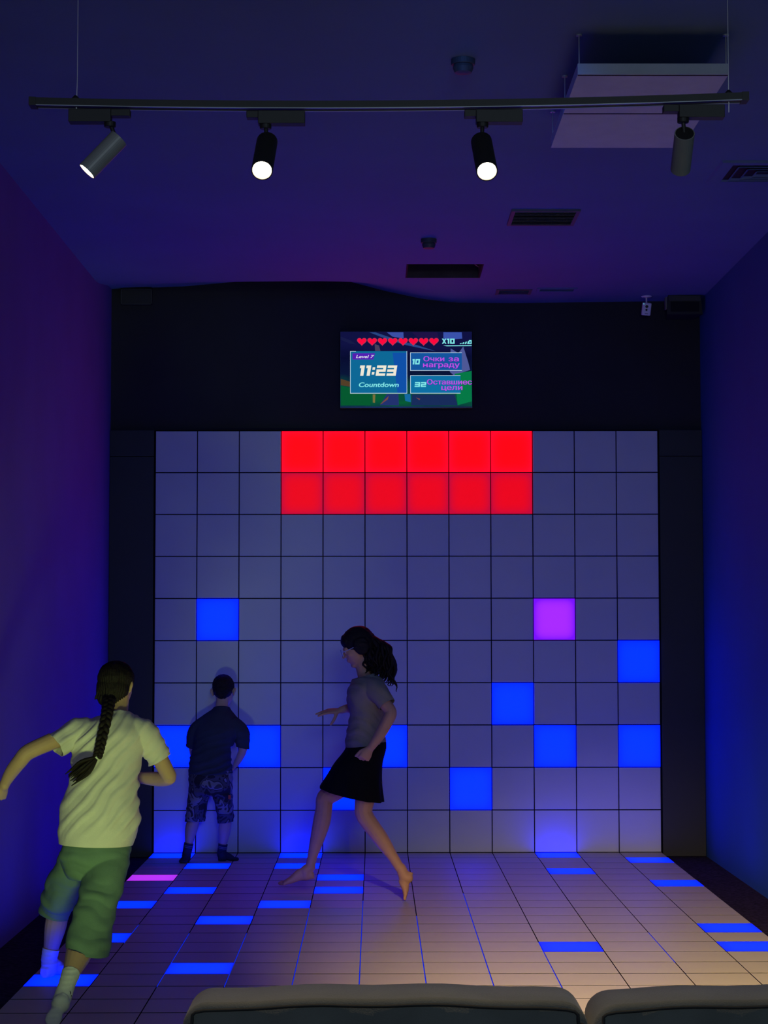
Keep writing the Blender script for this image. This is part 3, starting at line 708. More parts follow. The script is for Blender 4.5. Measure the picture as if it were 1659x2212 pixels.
def hand(bm, wrist, d, back, k=1.0, curl=(0.3, 0.35, 0.4, 0.45), thumb_side=1, spread=0.08, thumb_out=0.8, thumb_curl=0.3, tr=0.0):
    """palm and five fingers; d along the hand, back = back-of-hand normal"""
    d = d.normalized(); back = (back - d * back.dot(d)).normalized(); s = d.cross(back).normalized() * thumb_side
    P = lambda a, b_, c_: wrist + d * (a * k) + s * (b_ * k) + back * (c_ * k)
    loft(bm, [(P(-0.012, 0, 0), s * 0.023 * k, back * 0.017 * k), (P(0.015, 0.001, 0), s * 0.027 * k, back * 0.016 * k), (P(0.05, 0, 0), s * 0.036 * k, back * 0.0145 * k), (P(0.082, -0.002, 0), s * 0.036 * k, back * 0.0115 * k)], 18, 4)
    for i, (off, ln, rr) in enumerate(((0.0275, 0.068, 0.0085), (0.0095, 0.076, 0.0088), (-0.0085, 0.070, 0.0084), (-0.0265, 0.054, 0.0075))):
        ang = spread * (1.5 - i) * 0.9; dd = (d * math.cos(ang) + s * math.sin(ang)).normalized()
        p = P(0.076 - 0.004 * abs(i - 1), off, 0.0); pts = [(p, rr * k)]; a = 0.0
        for sg, cc in ((0.45, 0.85), (0.31, 1.25), (0.24, 0.8)):
            a += curl[i] * cc; p = p + (dd * math.cos(a) - back * math.sin(a)) * (ln * sg * k); pts.append((p, rr * k * (0.95 if sg > 0.3 else 0.8)))
        limb(bm, pts, 10, 2)
    t0 = P(0.022, 0.020, -0.004); td = (d * (1 - thumb_out * 0.45) + s * thumb_out - back * (0.25 + tr)).normalized()
    t1 = t0 + td * 0.036 * k; td2 = (td + d * thumb_curl - back * thumb_curl * 0.5 - s * thumb_curl * 0.6).normalized(); t2 = t1 + td2 * 0.028 * k; t3 = t2 + (td2 + d * thumb_curl * 0.3).normalized() * 0.022 * k
    limb(bm, [(t0, 0.0125 * k), (t1, 0.0105 * k), (t2, 0.0095 * k), (t3, 0.007 * k)], 10, 3)

def foot(bm, ankle, heel, toe, up, wd=1.0, ar=0.03, toes=True, big=1, grow=0.0, hk=1.0):
    """heel and toe lie on the sole; big = side of the big toe"""
    ln = (toe - heel).length; d = (toe - heel).normalized(); s = d.cross(up).normalized(); u = s.cross(d).normalized()
    def R_(t, hw, hh, lift=0.0, sh=0.0):
        hh = hh * (hk if t > 0.3 else 1.0)
        return (heel + d * (ln * t) + u * (hh * ln + lift) + s * sh * ln, s * (hw * ln * wd + grow), u * (hh * ln + grow))
    rings = [R_(0.02, 0.075, 0.085), R_(0.08, 0.115, 0.13), R_(0.22, 0.125, 0.155), R_(0.42, 0.125, 0.135, 0.006), R_(0.62, 0.165, 0.095), R_(0.76, 0.185, 0.065), R_(0.86, 0.175, 0.05)]
    if not toes: rings += [R_(0.95, 0.14, 0.045), R_(1.0, 0.07, 0.035)]
    loft(bm, rings, 22, 4)
    limb(bm, [(ankle, ar + grow), (heel + d * ln * 0.22 + u * ln * 0.26, ar * 1.12 + grow), (heel + d * ln * 0.24 + u * ln * 0.14, ar * 1.05 + grow)], 16, 4)
    limb(bm, [(ankle + d * 0.006, ar * 0.85 + grow), (heel + d * ln * 0.42 + u * ln * 0.22, ar * 0.78 + grow), (heel + d * ln * 0.66 + u * ln * 0.10, ar * 0.6 + grow)], 16, 4)
    if toes:
        for i, (o_, l_, r_) in enumerate((a_, b_, c_ * (1 + (hk - 1) * 0.5)) for a_, b_, c_ in ((0.125, 1.0, 0.048), (0.055, 0.985, 0.036), (-0.01, 0.955, 0.034), (-0.07, 0.92, 0.032), (-0.125, 0.88, 0.030))):
            b0 = heel + d * ln * 0.80 + s * (o_ * ln * wd * big) + u * r_ * ln * 1.1; b1 = heel + d * ln * (l_ - r_ * 0.8) + s * (o_ * ln * wd * big * 1.05) + u * r_ * ln * 0.95
            limb(bm, [(b0, r_ * ln * 1.05), ((b0 + b1) / 2 + u * 0.002, r_ * ln * 0.95), (b1, r_ * ln)], 10, 2)

def folds(n, wave, amp, warp=0.5, seed=0.0, mask=None):
    n = V(n)
    def f(c, k):
        q = c * 7 + V((seed, seed, seed)); wv = noise.noise(q) * warp + noise.noise(q * 0.4) * warp
        a = math.sin(2 * math.pi * (c.dot(n) / wave + wv)); b = noise.noise(c * 16 + V((seed + 9, 0, 0)))
        v = amp * (max(a, -0.35) * (0.55 + 0.9 * max(0.0, noise.noise(c * 4.5 + V((0, seed, 3))) + 0.25))) + amp * 0.5 * b
        return v * (mask(c) if mask else 1.0)
    return f

from mathutils.bvhtree import BVHTree
def tuck(body, cloth, keep=(), maxd=0.04, inset=0.005):
    """keep the skin under the cloth"""
    bm = bmesh.new(); bm.from_mesh(cloth.data); bm.normal_update(); tree = BVHTree.FromBMesh(bm)
    rim = [e.verts[0].co.copy() for e in bm.edges if e.is_boundary]; bm.free()
    from mathutils.kdtree import KDTree
    kd = KDTree(max(1, len(rim)))
    for i, c in enumerate(rim): kd.insert(c, i)
    kd.balance()
    me = body.data; n_ = len(me.vertices); co = np.empty(n_ * 3); no = np.empty(n_ * 3)
    me.vertices.foreach_get('co', co); me.vertices.foreach_get('normal', no); co = co.reshape(-1, 3); no = no.reshape(-1, 3)
    cc = np.array([v.co[:] for v in cloth.data.vertices]); lo = cc.min(0) - 0.05; hi = cc.max(0) + 0.05
    for i in np.nonzero(((co > lo) & (co < hi)).all(1))[0]:
        c0 = V(co[i])
        if any((c0 - c).length < r for c, r in keep): continue
        p, n, k, d = tree.find_nearest(c0, maxd)
        if p is None or (c0 - p).dot(n) < -inset or V(no[i]).dot(n) < 0.0: continue
        if rim and kd.find(p)[2] < 0.008: continue
        co[i] = p - n * inset
    me.vertices.foreach_set('co', co.ravel()); me.update()

def strands(ax, cnt, amp, seed=0.0):
    def f(c, k): return amp * noise.noise(V((c.x * cnt * ax[0], c.y * cnt * ax[1], c.z * cnt * ax[2])) + V((seed, 0, 0)))
    return f
UP = V((0, 0, 1))

# ---------------------------------------------------------------- runner in the cream shirt (seen from behind)
gm = skin_mat('tan skin', (0.50, 0.30, 0.17))
A = lambda x, y, Y=-5.2: at(x, y, Y)
p1 = empty('person', A(118, 2108, -4.95) * 1.0, 'child running away in a cream T-shirt and green shorts, long dark braid', 'person')
p1.location.z = 0.0
SX = V((1, 0, 0)); FY = V((0, 1, 0))
bm = bmesh.new()
def ring(x, y, hw, hb, Y): c = A(x, y, Y); return (c, V((hw, 0, 0)), V((0, hb, 0)))
loft(bm, [ring(203, 1868, 0.125, 0.105, -5.27), ring(205, 1830, 0.150, 0.115, -5.27), ring(212, 1765, 0.130, 0.095, -5.24), ring(222, 1700, 0.118, 0.085, -5.20), ring(232, 1630, 0.135, 0.095, -5.16), ring(238, 1580, 0.140, 0.090, -5.13), ring(245, 1556, 0.10, 0.07, -5.11), ring(253, 1540, 0.055, 0.05, -5.09)], 32)
limb(bm, [(A(250, 1556, -5.11), 0.055), (A(255, 1530, -5.07), 0.047), (A(256, 1500, -5.04), 0.05)])
Lh, Rh = head(bm, A(253, 1482, -5.02), V((0.28, 1, -0.22)), V((0.0, 0.22, 1)), 0.205)
# arms
limb(bm, [(A(188, 1572, -5.14), 0.055), (A(165, 1578, -5.16), 0.050), (A(115, 1600, -5.22), 0.039), (A(62, 1624, -5.26), 0.036), (A(44, 1643, -5.26), 0.034), (A(26, 1666, -5.24), 0.031), (A(12, 1690, -5.22), 0.024), (A(9, 1698, -5.22), 0.023)])
hand(bm, A(9, 1696, -5.22), A(2, 1722, -5.20) - A(11, 1692, -5.22), V((0.75, -0.8, 0.35)), 0.86, (1.25, 1.3, 1.3, 1.3), -1, 0.02, 0.35, 0.9)
limb(bm, [(A(288, 1570, -5.14), 0.055), (A(312, 1578, -5.14), 0.050), (A(338, 1625, -5.13), 0.040), (A(362, 1670, -5.10), 0.035), (A(364, 1680, -5.09), 0.034), (A(345, 1683, -5.03), 0.034), (A(318, 1681, -4.98), 0.030), (A(295, 1679, -4.94), 0.024)])
hand(bm, A(294, 1679, -4.94), V((-1, 0.25, 0.1)), V((0.2, 0.6, 0.6)), 0.86, (1.2, 1.2, 1.2, 1.2), 1, 0.02, 0.4, 0.8)
# legs: left one planted ahead, right one trailing on its toes
limb(bm, [(A(172, 1850, -5.24), 0.082), (A(152, 1888, -5.10), 0.070), (A(134, 1928, -4.96), 0.056), (A(128, 1955, -4.92), 0.050), (A(120, 2000, -4.89), 0.050), (A(112, 2040, -4.86), 0.038), (A(106, 2072, -4.85), 0.030)])
lheel = A(93, 2111, -4.90); lheel.z = 0.012; ltoe = V((lheel.x + 0.10, lheel.y + 0.17, 0.012)); lank = A(105, 2076, -4.86)
foot(bm, lank, lheel, ltoe, UP, 1.0, 0.028, False)
limb(bm, [(A(238, 1850, -5.28), 0.085), (A(222, 1915, -5.38), 0.072), (A(192, 1995, -5.53), 0.058), (A(184, 2018, -5.58), 0.055), (A(170, 2060, -5.70), 0.055), (A(156, 2096, -5.82), 0.038), (A(147, 2120, -5.88), 0.029)])
rank = A(146, 2122, -5.885); rtoe = A(109, 2226, -6.03); rtoe.z = max(rtoe.z, 0.018); rheel = A(141, 2146, -5.955)
rup = V((0.1, 1.0, 0.35))
foot(bm, rank, rheel, rtoe, rup, 1.0, 0.028, False)
body = finish('body', remesh(bm, 0.0042, 3), gm, p1)
eyes(Lh, Rh, 0.205, p1)
# T-shirt
M['cream'] = mat('cream cotton', (0.70, 0.64, 0.54), 0.9, 0.04, 12, 0.25, 400, spec=0.2)
bm = bmesh.new()
loft(bm, [lr(129, 1836, 284, 1842, -5.25, 0.150), lr(128, 1818, 286, 1825, -5.25, 0.150), lr(127, 1790, 297, 1796, -5.24, 0.150), lr(130, 1755, 302, 1760, -5.23, 0.140), lr(136, 1725, 298, 1728, -5.22, 0.128), lr(150, 1692, 297, 1692, -5.20, 0.120), lr(156, 1655, 302, 1655, -5.17, 0.122), lr(154, 1615, 311, 1618, -5.15, 0.125),
          lr(153, 1585, 316, 1583, -5.14, 0.115), lr(166, 1562, 309, 1557, -5.12, 0.095), lr(200, 1552, 292, 1545, -5.11, 0.080), lr(228, 1545, 282, 1538, -5.10, 0.068), lr(236, 1536, 277, 1531, -5.09, 0.060)], 40)
limb(bm, [(A(205, 1582, -5.14), 0.060), (A(168, 1583, -5.16), 0.064), (A(140, 1598, -5.19), 0.056), (A(119, 1609, -5.22), 0.055), (A(98, 1620, -5.24), 0.056)], 20, 4, False)
limb(bm, [(A(275, 1580, -5.13), 0.060), (A(308, 1583, -5.14), 0.064), (A(330, 1612, -5.13), 0.056), (A(346, 1641, -5.12), 0.054), (A(360, 1666, -5.11), 0.054)], 20, 4, False)
sl = A(118, 1610, -5.22); sr = A(346, 1641, -5.12)
hemc = A(207, 1823, -5.25); nk = A(256, 1538, -5.095)
fd = folds((0.76, 0.15, -0.64), 0.046, 0.0062, 0.55, 3.0, lambda c: min(1, max(0.15, (1.36 - c.z) / 0.25)) * min(1, max(0.12, (c.z - hemc.z - 0.01) / 0.09)))
shirt = finish('t_shirt', remesh(bm, 0.0055, 4), M['cream'], p1, disp=fd, solid=0.002, cuts=[
    (hemc, V((-0.03, 0, -1)), 0.4), (sl, (sl - A(150, 1592, -5.18)).normalized() + V((0, 0, -0.15)), 0.11), (sr, (sr - A(326, 1606, -5.13)).normalized(), 0.10), (nk, V((0.12, 0.25, 1)), 0.12)])
# shorts
M['green_cloth'] = mat('green cotton twill', (0.135, 0.215, 0.15), 0.92, 0.08, 10, 0.2, 300, spec=0.15)
bm = bmesh.new()
loft(bm, [lr(144, 1785, 272, 1785, -5.25, 0.11), lr(139, 1815, 275, 1816, -5.26, 0.12), lr(131, 1840, 281, 1840, -5.27, 0.134), lr(134, 1870, 276, 1870, -5.27, 0.128), lr(150, 1895, 262, 1893, -5.27, 0.10)], 36)
loft(bm, [(A(172, 1842, -5.25), V((0.078, 0, 0)), V((0, 0.10, 0.0))), (A(153, 1885, -5.14), V((0.088, 0, 0)), V((0, 0.09, 0.04))), (A(130, 1935, -5.02), V((0.080, 0, -0.008)), V((0, 0.08, 0.05))), (A(117, 1974, -4.95), V((0.064, 0, -0.018)), V((0, 0.075, 0.03))), (A(108, 2005, -4.91), V((0.062, 0, -0.018)), V((0, 0.07, 0.02)))], 28)
loft(bm, [(A(235, 1842, -5.27), V((0.085, 0, 0)), V((0, 0.10, 0))), (A(228, 1890, -5.34), V((0.090, 0, 0)), V((0, 0.10, -0.02))), (A(211, 1950, -5.45), V((0.084, 0, -0.01)), V((0, 0.09, -0.03))), (A(197, 2005, -5.55), V((0.086, 0, -0.018)), V((0, 0.10, -0.03))), (A(189, 2052, -5.63), V((0.090, 0, -0.024)), V((0, 0.12, -0.02))), (A(184, 2090, -5.67), V((0.090, 0, -0.024)), V((0, 0.13, -0.01)))], 28)
h1 = A(117, 1976, -4.95); h2 = A(189, 2054, -5.63)
shorts = finish('shorts', remesh(bm, 0.0055, 4), M['green_cloth'], p1, disp=folds((0.25, 0.1, 1), 0.10, 0.0055, 0.6, 8.0), solid=0.0025, cuts=[
    (A(207, 1800, -5.25), V((0, 0, 1)), 0.3), (h1, V((-0.27, 0.1, -1)), 0.15), (h2, V((-0.26, 0, -1)), 0.19)])
tuck(body, shirt); tuck(body, shorts)
# socks
M['white_sock'] = mat('off white knit', (0.66, 0.65, 0.58), 0.95, 0.05, 30, 0.3, 500, spec=0.1)
for nm, (an, he, to, up, shin) in (('l', (lank, lheel - V((0, 0, 0.006)), ltoe - V((0, 0, 0.006)), UP, A(110, 2050, -4.857))), ('r', (rank, rheel, rtoe, rup, A(153, 2103, -5.84)))):
    bm = bmesh.new(); foot(bm, an, he, to, up, 1.0, 0.028, False, grow=0.005)
    e = shin + (shin - an).normalized() * 0.03
    limb(bm, [(an, 0.034), (shin, 0.0375), (e, 0.0385)], 18, 3, False)
    sk = finish('sock', remesh(bm, 0.004, 3), M['white_sock'], p1, disp=folds((0, 0, 1), 0.018, 0.0012, 0.3, 2.0), solid=0.0015, cuts=[(shin, (shin - an).normalized(), 0.08)])
    tuck(body, sk, (), 0.03, 0.003)
    if nm == 'r':
        q = A(149, 2145, -5.93)
        bm = bmesh.new()
        for k in range(10):
            a0, a1 = 2 * math.pi * k / 10, 2 * math.pi * (k + 1) / 10
            limb(bm, [(q + V((0.007 * math.cos(a0), -0.004, 0.008 * math.sin(a0))), 0.0022), (q + V((0.007 * math.cos(a1), -0.004, 0.008 * math.sin(a1))), 0.0022)], 6, 1)
        limb(bm, [(q + V((-0.012, -0.004, -0.011)), 0.002), (q + V((0.011, -0.003, -0.011)), 0.002)], 6, 1)
        tag(bm_obj('knitted_mark', bm, M['metal_black'], sk, True), 'small dark round mark')
# hair: cap, braid of three strands, tie, loose tail
M['hair'] = mat('dark brown hair', (0.012, 0.007, 0.0045), 0.55, 0.3, 60, 0.4, 300, spec=0.25)
bm = bmesh.new(); h = 0.205
blob(bm, Lh(0, -0.075, 0.145), (0.395 * h, 0.45 * h, 0.40 * h), Rh, 28); blob(bm, Lh(-0.02, -0.20, -0.08), (0.365 * h, 0.30 * h, 0.36 * h), Rh, 24); blob(bm, Lh(-0.06, -0.26, -0.30), (0.27 * h, 0.20 * h, 0.22 * h), Rh)
blob(bm, Lh(-0.33, 0.02, -0.12), (0.06 * h, 0.14 * h, 0.30 * h), Rh)
limb(bm, [(A(220, 1480, -5.06), 0.018), (A(214, 1499, -5.08), 0.013), (A(205, 1510, -5.09), 0.003)], 10, 3)
hair = finish('hair', remesh(bm, 0.004, 3), M['hair'], p1, disp=lambda c, k: 0.0022 * math.sin(150 * math.atan2(c.x - Lh(0, 0, 0).x, c.y - Lh(0, 0, 0).y) * 0.35 + 8 * noise.noise(c * 20)) + 0.002 * noise.noise(c * 45))
path = [A(236, 1512, -5.13), A(233, 1530, -5.185), A(229, 1554, -5.235), A(221, 1590, -5.285), A(215, 1618, -5.305), A(211, 1634, -5.31)]
cl = [V(q[:3]) for q in catmull([tuple(p) for p in path], 14)]
for k in range(3):
    bm = bmesh.new(); pts = []
    for i, c in enumerate(cl):
        t = i / (len(cl) - 1); ph = 2 * math.pi * (t * 4.2 + k / 3); tg = (cl[min(i + 1, len(cl) - 1)] - cl[max(i - 1, 0)]).normalized(); s = tg.cross(V((0, 1, 0))).normalized()
        pts.append((c + s * math.sin(ph) * 0.016 * (1 - 0.25 * t) + V((0, -0.011, 0)) * math.sin(2 * ph), 0.0155 * (1 - 0.35 * t)))
    limb(bm, pts, 10, 1)
    o = bm_obj('braid_strand', bm, M['hair'], hair, True)
M['tie'] = mat('pale hair tie', (0.6, 0.62, 0.5), 0.7)
bm = bmesh.new(); limb(bm, [(A(213, 1629, -5.31), 0.013), (A(210, 1635, -5.312), 0.0135)], 14, 2); bm_obj('hair_tie', bm, M['tie'], hair, True)
random.seed(5)
bm = bmesh.new()
for k in range(26):
    a, b = random.uniform(-1, 1), random.uniform(-1, 1); ln = random.uniform(0.82, 1.08)
    e = A(211 + (152 - 211) * ln + 7 * a, 1636 + (1682 - 1636) * ln + 14 * a, -5.315 + 0.01 * b)
    mid = A(184 + 9 * a, 1657 + 12 * a, -5.325 + 0.014 * b)
    limb(bm, [(A(210, 1635, -5.312), 0.007), (mid, 0.0085), (e, 0.0018)], 7, 4)
o = bm_obj('braid_tail', bm, M['hair'], hair, True)

# ---------------------------------------------------------------- boy at the tile wall (seen from behind)
bmn = skin_mat('light skin', (0.55, 0.36, 0.26))
B = lambda x, y, Y=-0.45: at(x, y, Y)
p2 = empty('person', (0.42, -0.48, 0), 'boy in a dark T-shirt and camouflage shorts standing at the tile wall', 'person')
def ringb(x, y, hw, hb, Y): return (B(x, y, Y), V((hw, 0, 0)), V((0, hb, 0)))
bm = bmesh.new()
loft(bm, [ringb(455, 1712, 0.10, 0.085, -0.48), ringb(455, 1685, 0.128, 0.10, -0.48), ringb(459, 1645, 0.115, 0.085, -0.46), ringb(466, 1605, 0.112, 0.08, -0.43), ringb(472, 1565, 0.122, 0.085, -0.40), ringb(475, 1542, 0.11, 0.07, -0.38), ringb(478, 1530, 0.06, 0.05, -0.36)], 30)
limb(bm, [(B(478, 1538, -0.37), 0.05), (B(480, 1520, -0.34), 0.044), (B(482, 1500, -0.32), 0.046)])
Lb, Rb = head(bm, B(483, 1493, -0.30), V((0.12, 1, -0.30)), V((0.0, 0.30, 1)), 0.222)
limb(bm, [(B(437, 1556, -0.40), 0.042), (B(420, 1580, -0.38), 0.036), (B(417, 1615, -0.31), 0.030), (B(421, 1636, -0.22), 0.026), (B(428, 1640, -0.14), 0.021)])
hand(bm, B(428, 1640, -0.14), V((0.3, 0.9, 0.25)), V((-0.3, -0.3, 0.9)), 0.72, (0.25, 0.25, 0.3, 0.3), 1)
limb(bm, [(B(508, 1556, -0.40), 0.042), (B(523, 1585, -0.42), 0.036), (B(525, 1616, -0.43), 0.031), (B(519, 1634, -0.41), 0.028), (B(509, 1652, -0.37), 0.021)])
hand(bm, B(509, 1652, -0.37), B(500, 1670, -0.32) - B(509, 1652, -0.37), V((0.8, -0.5, 0.2)), 0.72, (0.4, 0.5, 0.5, 0.6), -1)
limb(bm, [(B(436, 1700, -0.48), 0.062), (B(424, 1740, -0.47), 0.052), (B(418, 1772, -0.47), 0.044), (B(413, 1792, -0.48), 0.043), (B(408, 1822, -0.50), 0.027), (B(405, 1840, -0.51), 0.025)])
bl = (B(403, 1846, -0.50), B(405, 1861, -0.455), B(394, 1866, -0.60)); bl[1].z = 0.01; bl[2].z = 0.01
foot(bm, bl[0], bl[1], bl[2], UP, 1.0, 0.024, False)
limb(bm, [(B(474, 1700, -0.48), 0.062), (B(482, 1740, -0.46), 0.052), (B(486, 1772, -0.45), 0.044), (B(485, 1795, -0.45), 0.042), (B(481, 1824, -0.45), 0.027), (B(479, 1842, -0.45), 0.025)])
br = (B(478, 1846, -0.445), B(471, 1860, -0.47), B(515, 1859, -0.435)); br[1].z = 0.01; br[2].z = 0.01
foot(bm, br[0], br[1], br[2], UP, 1.0, 0.024, False)
body = finish('body', remesh(bm, 0.0042, 3), bmn, p2); eyes(Lb, Rb, 0.222, p2)
M['navy_cloth'] = mat('dark navy cotton', (0.035, 0.045, 0.075), 0.9, 0.1, 12, 0.2, 300, spec=0.15)
bm = bmesh.new()
loft(bm, [lr(407, 1690, 500, 1690, -0.47, 0.12), lr(408, 1670, 501, 1668, -0.47, 0.12), lr(410, 1640, 499, 1640, -0.46, 0.115), lr(418, 1610, 503, 1610, -0.43, 0.11), lr(420, 1580, 517, 1580, -0.41, 0.11), lr(424, 1560, 519, 1560, -0.39, 0.095), lr(438, 1546, 509, 1546, -0.375, 0.08), lr(458, 1533, 499, 1534, -0.36, 0.062), lr(464, 1524, 495, 1525, -0.35, 0.055)], 36)
limb(bm, [(B(445, 1562, -0.40), 0.055), (B(424, 1580, -0.39), 0.056), (B(417, 1606, -0.35), 0.046), (B(418, 1630, -0.30), 0.044)], 18, 4, False)
limb(bm, [(B(500, 1562, -0.40), 0.055), (B(521, 1582, -0.42), 0.056), (B(524, 1608, -0.43), 0.045), (B(522, 1632, -0.43), 0.043)], 18, 4, False)
sl = B(418, 1612, -0.34); sr = B(525, 1616, -0.43)
ts = finish('t_shirt', remesh(bm, 0.0055, 4), M['navy_cloth'], p2, disp=folds((-0.3, 0.1, 1), 0.055, 0.0048, 0.6, 5.0, lambda c: min(1, max(0.1, (0.92 - c.z) / 0.2))), solid=0.002, cuts=[
    (B(455, 1672, -0.47), V((0.06, 0, -1)), 0.3), (sl, V((-0.15, 0.45, -1)), 0.09), (sr, V((-0.22, 0, -1)), 0.09), (B(480, 1529, -0.355), V((0, 0.3, 1)), 0.10)])
# camouflage shorts
cm = mat('camouflage cotton', (0.1, 0.1, 0.1), 0.9); nt = cm.node_tree; b = nt.nodes['Principled BSDF']
tc = nt.nodes.new('ShaderNodeTexCoord'); nz = nt.nodes.new('ShaderNodeTexNoise'); nz.inputs['Scale'].default_value = 11; nz.inputs['Detail'].default_value = 2; nz.inputs['Distortion'].default_value = 0.8
nt.links.new(tc.outputs['Object'], nz.inputs['Vector']); rp = nt.nodes.new('ShaderNodeValToRGB'); rp.color_ramp.interpolation = 'CONSTANT'
rp.color_ramp.elements[0].color = (0.012, 0.012, 0.018, 1); rp.color_ramp.elements[1].position = 0.44; rp.color_ramp.elements[1].color = (0.07, 0.07, 0.085, 1)
for p, c in ((0.52, (0.02, 0.02, 0.03, 1)), (0.57, (0.20, 0.20, 0.22, 1)), (0.66, (0.05, 0.05, 0.06, 1))): e = rp.color_ramp.elements.new(p); e.color = c
nt.links.new(nz.outputs['Fac'], rp.inputs['Fac']); nt.links.new(rp.outputs[0], b.inputs['Base Color'])
bm = bmesh.new()
loft(bm, [lr(411, 1655, 500, 1655, -0.47, 0.108), lr(408, 1685, 502, 1685, -0.48, 0.112), lr(413, 1708, 500, 1708, -0.48, 0.105), lr(425, 1718, 488, 1718, -0.48, 0.08)], 32)
loft(bm, [lr(409, 1695, 458, 1695, -0.48, 0.09), lr(406, 1725, 449, 1728, -0.475, 0.08), lr(402, 1760, 444, 1762, -0.47, 0.072), lr(400, 1774, 443, 1774, -0.47, 0.07), lr(400, 1790, 443, 1790, -0.47, 0.07)], 26)
loft(bm, [lr(453, 1695, 501, 1695, -0.48, 0.09), lr(462, 1725, 502, 1725, -0.465, 0.08), lr(469, 1760, 504, 1758, -0.455, 0.072), lr(470, 1777, 504, 1773, -0.45, 0.07), lr(470, 1792, 504, 1790, -0.45, 0.07)], 26)
sh = finish('shorts', remesh(bm, 0.0055, 4), cm, p2, disp=folds((0.2, 0, 1), 0.06, 0.0035, 0.5, 1.0), solid=0.0025, cuts=[
    (B(455, 1664, -0.47), V((0, 0, 1)), 0.25), (B(421, 1774, -0.47), V((0.02, 0, -1)), 0.12), (B(487, 1776, -0.45), V((0.12, 0, -1)), 0.11)])
tuck(body, ts, [(B(500, 1665, -0.33), 0.12)]); tuck(body, sh, [(B(500, 1665, -0.33), 0.12)])
q = B(496, 1722, -0.545); tag(box_obj('cloth_tag', q - V((0.009, 0.003, 0.014)), q + V((0.009, 0.003, 0.014)), mat('orange tag', (0.55, 0.09, 0.03), 0.8), sh, 0.001), 'small orange tag')
M['dark_sock'] = mat('dark blue knit', (0.03, 0.035, 0.06), 0.95, 0.1, 30, 0.3, 500, spec=0.1); M['stripe'] = mat('grey stripe knit', (0.22, 0.23, 0.28), 0.95)
for i, ((an, he, to), shin) in enumerate(((bl, B(408, 1821, -0.50)), (br, B(482, 1823, -0.45)))):
    bm = bmesh.new(); foot(bm, an, he - V((0, 0, 0.006)), to - V((0, 0, 0.006)), UP, 1.0, 0.024, False, grow=0.004)
    e = shin + (shin - an).normalized() * 0.03; limb(bm, [(an, 0.029), (shin, 0.031), (e, 0.032)], 16, 3, False)
    sk = finish('sock', remesh(bm, 0.004, 3), M['dark_sock'], p2, solid=0.0015, cuts=[(shin, (shin - an).normalized(), 0.07)])
    tuck(body, sk, (), 0.03, 0.003)
    ax = (shin - an).normalized()
    for k in (0.018, 0.028):
        bm = bmesh.new(); lathe(bm, shin - ax * (k + 0.002), ax, [(0.0312, 0), (0.0335, 0.0008), (0.0335, 0.0032), (0.0312, 0.004)], 24); bm_obj('stripe', bm, M['stripe'], sk, True)
M['black_hair'] = mat('short black hair', (0.012, 0.010, 0.010), 0.7, 0.3, 80, 0.5, 400, spec=0.25)
h = 0.222; bm = bmesh.new(); blob(bm, Lb(0, -0.07, 0.15), (0.345 * h, 0.415 * h, 0.365 * h), Rb, 28); blob(bm, Lb(0, -0.17, -0.02), (0.30 * h, 0.30 * h, 0.26 * h), Rb, 24); blob(bm, Lb(0, -0.22, -0.16), (0.19 * h, 0.18 * h, 0.16 * h), Rb, 24)
finish('hair', remesh(bm, 0.0035, 2), M['black_hair'], p2, disp=lambda c, k: 0.0028 * noise.noise(c * 130))

# ---------------------------------------------------------------- woman running left across the floor
wm = skin_mat('warm skin', (0.68, 0.35, 0.18))
G = lambda x, y, Y=-2.3: at(x, y, Y)
p3 = empty('person', (1.75, -2.38, 0), 'young woman running to the left in a grey T-shirt and black skirt, wearing glasses', 'person')
bm = bmesh.new()
loft(bm, [lr(762, 1690, 832, 1690, -2.29, 0.11), lr(760, 1655, 830, 1655, -2.29, 0.13), lr(760, 1615, 826, 1615, -2.30, 0.125), lr(760, 1585, 826, 1585, -2.30, 0.122), lr(764, 1545, 826, 1545, -2.30, 0.13), lr(760, 1510, 829, 1510, -2.30, 0.14), lr(766, 1482, 826, 1482, -2.30, 0.145), lr(774, 1466, 812, 1466, -2.30, 0.09), lr(776, 1455, 804, 1455, -2.30, 0.055)], 32)
limb(bm, [(G(793, 1468), 0.052), (G(786, 1448), 0.045), (G(780, 1420), 0.048)])
fw = V((-1, -0.06, -0.40)).normalized()
Lw, Rw = head(bm, G(772, 1398), fw, V((-0.40, 0, 1)), 0.225)
# near arm, swung back
limb(bm, [(G(806, 1480, -2.42), 0.05), (G(812, 1490, -2.46), 0.046), (G(830, 1518, -2.49), 0.039), (G(844, 1538, -2.51), 0.036), (G(838, 1556, -2.52), 0.036), (G(822, 1585, -2.52), 0.033), (G(806, 1608, -2.52), 0.025), (G(802, 1614, -2.52), 0.023)])
hand(bm, G(801, 1615, -2.52), G(780, 1648, -2.52) - G(801, 1615, -2.52), V((0.35, -0.9, 0.1)), 0.92, (0.9, 1.0, 1.05, 1.1), 1, 0.03, 0.5, 0.5)
# far arm, reaching ahead
limb(bm, [(G(802, 1480, -2.17), 0.05), (G(800, 1495, -2.13), 0.046), (G(796, 1525, -2.10), 0.038), (G(790, 1548, -2.06), 0.034), (G(775, 1541, -2.05), 0.033), (G(755, 1530, -2.05), 0.027), (G(737, 1534, -2.05), 0.0225)])
hand(bm, G(735, 1535, -2.05), G(676, 1538, -2.05) - G(735, 1534, -2.05), V((0.0, -0.35, 1)), 0.97, (0.10, 0.06, 0.12, 0.22), -1, 0.12, 0.9, 0.25, 0.9)
